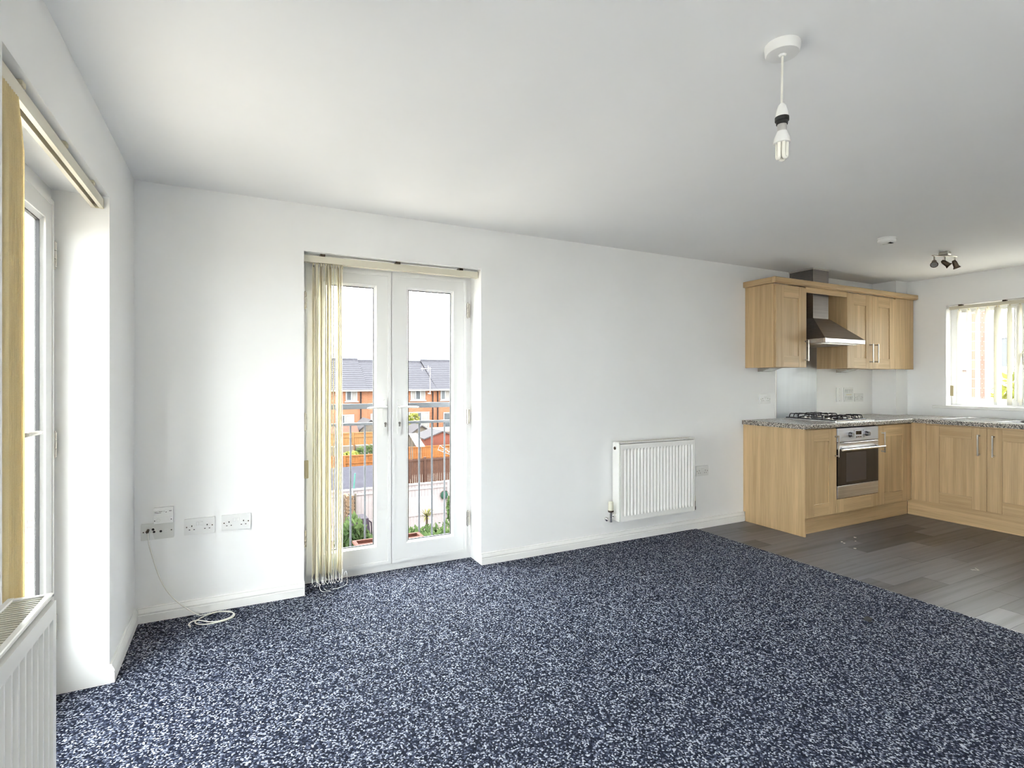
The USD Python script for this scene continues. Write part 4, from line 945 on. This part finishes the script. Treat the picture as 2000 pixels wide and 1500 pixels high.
part(ps, 'fronds', fr, 'palm', kind='stuff')

def fence(name, label, x0, x1, y0, y1, z0, z1, bw, m, gap=.008, rails=(.25, .85), post_every=1.83, cap=True, wavy=.02, rail_m=None, capm=None, front=True):
    t = thing(name, label, 'fence', ((x0 + x1) / 2, (y0 + y1) / 2, z0))
    L = x1 - x0; n = int(L / bw); ms = []
    r_ = random.Random(int(x0 * 100))
    yat = lambda x: y0 + (y1 - y0) * (x - x0) / L
    for i in range(n):
        xa = x0 + i * bw; ms.append(box(xa, xa + bw - gap, yat(xa), yat(xa) + .018, z0, z1 - .03 + r_.uniform(-1, 1) * wavy * .4))
    part(t, 'boards', ms, m, kind='stuff')
    for q in rails:
        z = z0 + (z1 - z0) * q
        ang = math.atan2(y1 - y0, L)
        part(t, 'rail', xf(box(0, L / math.cos(ang), -.035, -.003, -.035, .035), [[math.cos(ang), -math.sin(ang), 0, x0], [math.sin(ang), math.cos(ang), 0, y0], [0, 0, 1, z], [0, 0, 0, 1]]), rail_m or m)
    if cap:
        ang = math.atan2(y1 - y0, L)
        part(t, 'capping', xf(box(0, L / math.cos(ang), -.04, .05, -.03, .03), [[math.cos(ang), -math.sin(ang), 0, x0], [math.sin(ang), math.cos(ang), 0, y0], [0, 0, 1, z1], [0, 0, 0, 1]]), capm or m)
    x = x0
    while x <= x1:
        part(t, 'post', box(x - .05, x + .05, yat(x) - .06, yat(x) + .06, z0, z1 + .04), m); x += post_every
    return t
fence('garden_fence', 'pale pink painted board fence behind the hedge', -5.0, 10.5, 16.3, 16.3, GZ, -2.62, .125, 'pink_fence', rails=(.33, .9))
fence('garden_fence', 'dark brown slatted fence behind the right half of the pink fence', 6.9, 13.0, 22.0, 22.0, GZ, -2.50, .10, 'brown_fence', gap=.010, rails=(.95,), cap=False)
fence('garden_fence', 'bright orange board fence seen over the dark brown fence', 8.6, 14.5, 28.0, 28.0, GZ, -2.70, .13, 'orange_fence', rails=(.5, .62))
fence('garden_fence', 'orange red board fence above the dark shed roof in the left pane', 3.4, 8.0, 24.0, 23.7, GZ, -2.42, .13, 'orange_fence', rails=(.82,))
fence('garden_fence', 'yellowish board fence in front of the houses in the left pane', -4.0, 10.2, 31.0, 31.0, GZ, -1.98, .14, 'yellow_fence', rails=(.9,))
fence('garden_fence', 'low pale garden fence outside the side doors', -12.0, -8.0, 3.0, 14.0, GZ, -2.5, .14, 'pink_fence')

def shed(label, x0, x1, y0, y1, zt, zr, wm, rm, ridge='x', name='shed'):
    t = thing(name, label, 'shed', ((x0 + x1) / 2, (y0 + y1) / 2, GZ))
    part(t, 'walls', box(x0, x1, y0, y1, GZ, zt), wm)
    o = .12
    if ridge == 'x':
        ym = (y0 + y1) / 2
        part(t, 'roof', prism([(y0 - o, zt - .03), (ym, zr), (y1 + o, zt - .03), (y1 + o, zt + .04), (ym, zr + .07), (y0 - o, zt + .04)], 'x', x0 - o, x1 + o), rm)
        part(t, 'gable', prism([(y0, zt), (y1, zt), (ym, zr)], 'x', x0, x1), wm)
    else:
        xm = (x0 + x1) / 2
        part(t, 'roof', prism([(x0 - o, zt - .03), (xm, zr), (x1 + o, zt - .03), (x1 + o, zt + .04), (xm, zr + .07), (x0 - o, zt + .04)], 'y', y0 - o, y1 + o), rm)
        part(t, 'gable', prism([(x0, zt), (x1, zt), (xm, zr)], 'y', y0, y1), wm)
    return t
shed('dark roofed low shed behind the pink fence in the left pane', 2.6, 6.6, 18.4, 21.5, -3.15, -2.42, 'timber', 'tarmac_roof')
shed('brown hip roofed garden shed below the first railing bar of the right pane', 10.9, 12.6, 32, 34, -2.40, -1.80, 'timber', 'felt', 'y')
shed('pale flat roofed garage near the houses in the right pane', 12.8, 17.5, 35, 38, -2.55, -2.40, 'shed_pink', 'paleroof')
shed('red garden shed with a grey gable roof in the right pane', 10.85, 13.0, 28.4, 30.6, -2.30, -1.90, 'shed_red', 'felt', 'y')
shed('red roofed shed behind the yellow fence in the left pane', 5.6, 7.7, 33.2, 35.5, -2.3, -1.75, 'shed_red', 'shed_red')
shed('grey roofed garden building behind the yellow fence in the left pane', 8.0, 9.5, 34.0, 36.5, -2.15, -1.45, 'timber', 'felt', 'y')
ab = thing('lean_board', 'white sloping panel leaning beside the greenhouse frame in the right pane', 'panel', (9.7, 26.3, GZ))
part(ab, 'sheet', hull([(9.25, 26.6, -1.72), (9.72, 26.6, -1.72), (10.05, 26.0, -2.45), (9.55, 26.0, -2.45), (9.25, 26.64, -1.72), (9.72, 26.64, -1.72), (10.05, 26.04, -2.45), (9.55, 26.04, -2.45)]), 'white_out')
for x in (9.4, 9.9): part(ab, 'leg', cyl((x, 26.2, GZ), (x, 26.4, -1.95), .03, n=8), 'timber')
gf = thing('greenhouse_frame', 'bare greenhouse frame left of the white sloping panel', 'greenhouse', (9.0, 26.4, GZ))
for x in (8.7, 9.05, 9.4): part(gf, 'upright', box(x - .02, x + .02, 26.7, 26.74, GZ, -2.0), 'timber')
for z in (-2.0, -2.4): part(gf, 'crossbar', box(8.7, 9.4, 26.74, 26.78, z - .02, z + .02), 'timber')
rd = thing('rotary_dryer', 'white rotary clothes dryer near the edge of the right pane', 'clothes dryer', (8.9, 18.0, GZ))
part(rd, 'pole', cyl((8.9, 18, GZ), (8.9, 18, -1.75), .025, n=10), 'white_out')
for k in range(4):
    a = k * PI / 2 + .4
    part(rd, 'arm', cyl((8.9, 18, -2.0), (8.9 + 1.15 * math.cos(a), 18 + 1.15 * math.sin(a), -1.55), .016, n=8), 'white_out')
for q in (.5, .75, 1.0):
    c4 = [(8.9 + 1.15 * q * math.cos(k * PI / 2 + .4), 18 + 1.15 * q * math.sin(k * PI / 2 + .4), -2.0 + .45 * q) for k in range(4)]
    part(rd, 'line', [cyl(c4[k], c4[(k + 1) % 4], .006, n=5) for k in range(4)], 'white_out')
solo('garden_pole', 'leaning turquoise pole by the dark shed roof in the left pane', 'pole', cyl((4.30, 17.3, GZ), (4.47, 17.3, -2.2), .03, n=10), 'teal')
gb = thing('barbecue', 'dark covered barbecue in front of the pink fence', 'barbecue', (3.75, 13.0, GZ))
part(gb, 'cover', hull([(3.5, 12.8, -2.80), (4.0, 12.8, -2.82), (4.0, 13.4, -2.82), (3.5, 13.4, -2.80), (3.42, 12.7, -3.45), (4.06, 12.7, -3.5), (4.06, 13.5, -3.5), (3.42, 13.5, -3.45)]), 'grill')
for x in (3.5, 4.0):
    for y in (12.85, 13.35): part(gb, 'leg', cyl((x, y, GZ), (x, y, -3.4), .02, n=8), 'grill')
part(gb, 'side_handle', tube([(4.0, 13, -2.9), (4.12, 13, -3.0), (4.14, 13, -3.4), (4.06, 13, -3.6)], .02, 8), 'grill')
ls = thing('log_stack', 'tall narrow stack of cut logs against the pink fence', 'log stack', (3.95, 15.6, GZ))
lg = []
z = GZ + .07
while z < -2.62:
    for k in range(2):
        r_ = rng.uniform(.05, .075); lg.append(cyl((3.86 + k * .15 + rng.uniform(-.01, .01), 15.3, z + rng.uniform(-.01, .01)), (3.86 + k * .15, 15.85, z), r_, n=9))
    z += .125
part(ls, 'logs', lg, 'log', kind='stuff')
for x in (3.74, 4.14): part(ls, 'stake', box(x - .025, x + .025, 15.5, 15.6, GZ, -2.6), 'timber')
wd = thing('wall_plaque', 'round dark green ornament hanging on the pink fence', 'ornament', (7.65, 16.22, -3.3))
part(wd, 'disc', lathe([(0, .035), (.12, .03), (.155, .012), (.165, 0), (0, 0)], (7.65, 16.26, -3.13), n=24, axis='-y'), 'green_disc', smooth=30)
part(wd, 'ring', lathe([(.165, -.0), (.165, .03), (.18, .03), (.18, 0)], (7.65, 16.26, -3.13), n=24, axis='-y'), 'timber')
plant('shrub', 'bright yellow green bush by the orange red fence in the left pane', 'shrub', (6.0, 26.5, -2.95), (.5, .4, .45), 500, .10, 21, 'leaf_yellow')
plant('shrub', 'dull green planting behind the orange red fence beside the door stile', 'shrub', (7.3, 27.5, -2.75), (1.0, .4, .35), 700, .10, 22)
plant('shrub', 'lime green bush top just above the railing in the right pane', 'shrub', (13.2, 38.7, -1.85), (.5, .4, .55), 400, .12, 23, 'leaf_yellow')
solo('raised_bed', 'row of low pale garden boxes behind the orange red fence', 'planter', [box(5.0 + i * .9, 5.75 + i * .9, 29.0, 29.5, GZ, -2.55) for i in range(4)], 'timber')

# terraced houses
def house(label, x0, x1, ridge, eave, wins, pipes, seed):
    t = thing('terraced_house', label, 'house', ((x0 + x1) / 2, 44, GZ), 'brick terrace across the gardens')
    Y0, Y1, YM = 40.0, 48.5, 44.25
    zr = 1.282 + (ridge - 1.282) * (YM + 3.42) / 43.42
    part(t, 'wall', [box(x0, x1, Y0, Y1, GZ, eave), prism([(Y0, eave), (Y1, eave), (YM, zr - .40)], 'x', x0, x1)], 'brick')
    n = 15; ms = []
    for i in range(n):
        a, b = i / n, (i + 1) / n
        ya, yb = Y0 - .35 + (YM - Y0 + .35) * a, Y0 - .35 + (YM - Y0 + .35) * b
        za, zb = eave - .12 + (zr - eave + .12) * a, eave - .12 + (zr - eave + .12) * b
        ms.append(prism([(ya, za + .05), (yb, zb + .012), (yb, zb - .06), (ya, za - .02)], 'x', x0, x1))
    ms.append(prism([(YM, zr), (Y1 + .3, eave - .15), (Y1 + .3, eave - .25), (YM, zr - .08)], 'x', x0, x1))
    rf = part(t, 'roof', ms, 'tile')
    part(rf, 'ridge_tiles', cyl((x0, YM, zr), (x1, YM, zr), .12, n=10), 'tile')
    part(t, 'gutter', box(x0, x1, Y0 - .40, Y0 - .06, eave - .24, eave - .10), 'white_out')
    for (a, b, c, d, npane) in wins:
        w = part(t, 'window', prism(ring(a, b, c, d, .09), 'y', Y0 - .05, Y0 + .02), 'white_out')
        part(w, 'mullion', [box(a + (b - a) * k / npane - .05, a + (b - a) * k / npane + .05, Y0 - .05, Y0 + .01, c + .09, d - .09) for k in range(1, npane)], 'white_out')
        for k in range(npane):
            p, q = a + (b - a) * k / npane + .06, a + (b - a) * (k + 1) / npane - .06
            part(w, 'pane', box(p, q, Y0 - .03, Y0 - .02, c + .09, d - .09), 'winglass' if (k + seed) % 2 == 0 else 'curtain')
        if c > -1: part(t, 'sill', box(a - .08, b + .08, Y0 - .12, Y0 - .0, c - .09, c), 'white_out')
    for x in pipes: part(t, 'downpipe', [cyl((x, Y0 - .07, GZ), (x, Y0 - .07, eave - .3), .05, n=8)], 'pipe')
    return t
G = GZ
house('brick terraced house seen in the left door pane', 1.6, 9.86, 2.96, .70, [(2.6, 3.9, -.32, .52, 2), (5.3, 6.3, -.32, .52, 2), (8.12, 9.02, -.32, .54, 2), (7.35, 8.78, -3.3, -1.36, 2), (4.0, 5.6, -3.3, -1.36, 2)], (9.28,), 0)
house('end brick terraced house of the row behind the bunched blind', -9.0, 1.59, 2.9, .70, [(-7.0, -5.8, -.32, .52, 2), (-3.6, -2.4, -.32, .52, 2), (-.2, .9, -.32, .52, 2), (-3.4, -1.6, -3.3, -1.36, 2)], (1.5,), 1)
house('middle brick terraced house with the television aerial', 9.87, 15.52, 2.86, .70, [(10.7, 11.9, -.32, .52, 2), (13.34, 14.60, -.32, .52, 3), (10.05, 11.2, -3.3, -1.34, 2), (12.9, 14.95, -3.3, -1.30, 3)], (15.25,), 1)
house('brick terraced house beyond the second black downpipe in the right door pane', 15.53, 24.0, 2.985, .70, [(15.95, 17.2, -.35, .52, 3), (18.6, 19.9, -.35, .52, 3), (16.2, 17.6, -3.3, -1.40, 2), (19.2, 20.6, -3.3, -1.4, 2)], (15.69,), 0)
ae = thing('tv_aerial', 'white television aerial on a pole above the house gutter', 'aerial', (14.83, 39.3, .2))
part(ae, 'pole', cyl((14.83, 39.40, .28), (14.83, 39.40, 2.42), .035, n=8), 'white_bright')
part(ae, 'boom', cyl((14.05, 39.40, 2.30), (14.90, 39.40, 2.30), .03, n=8), 'white_bright')
for i in range(7): part(ae, 'element', cyl((14.15 + i * .08, 39.40, 2.10), (14.15 + i * .08, 39.40, 2.50), .008, n=6), 'white_bright') if i in (0, 6) else None
part(ae, 'reflector', [cyl((14.72, 39.40, 2.30), (14.66, 39.40, 2.58), .015, n=6), cyl((14.72, 39.40, 2.30), (14.66, 39.40, 2.02), .015, n=6)], 'white_bright')
part(ae, 'wall_bracket', box(14.78, 14.88, 39.36, 39.93, .20, .28), 'white_bright')

# building beyond the kitchen window (+x)
NB = thing('neighbour_block', 'white rendered block with a brick stair tower beyond the kitchen window', 'building', (17, 0, GZ))
part(NB, 'rendered_wall', box(16.4, 24, -9, 2.78, GZ, 5.2), 'render')
part(NB, 'brick_tower', box(16.0, 24, 2.80, 2.99, GZ, 4.6), 'brick_x')
part(NB, 'brick_wing', box(16.25, 24, 2.995, 9.0, GZ, 2.52), 'brick_x')
def wx(parent, xw, y0, y1, z0, z1, pm='render'):
    w = part(parent, 'window', prism(ring(y0, y1, z0, z1, .07), 'x', xw - .04, xw + .02), 'render')
    part(w, 'pane', box(xw - .02, xw - .01, y0 + .07, y1 - .07, z0 + .07, z1 - .07), pm)
    part(parent, 'sill', box(xw - .1, xw, y0 - .05, y1 + .05, z0 - .07, z0), 'render')
for y in (2.32, .2, -2.0, -4.5): wx(NB, 16.4, y, y + .9 if y < 2 else 2.62, 1.55, 2.35, 'net_window')
wx(NB, 16.25, 3.06, 3.9, 1.62, 2.18); wx(NB, 16.25, 5.06, 6.0, 1.62, 2.18)
for (y, z, ry, rz, sd) in ((3.1, .2, 1.0, 1.4, 31), (.55, .35, 1.0, 1.5, 32), (-2.1, .25, 1.1, 1.55, 33)):
    plant('garden_tree', ['yellow green shrub tree low in the kitchen window beside the brick tower', 'yellow green shrub tree behind the middle slats of the kitchen window', 'yellow green shrub tree beyond the right edge of the picture'][sd - 31], 'tree', (13.4, y, z), (.9, ry, rz), 2600, .10, sd, 'leaf_yellow', stems=2)
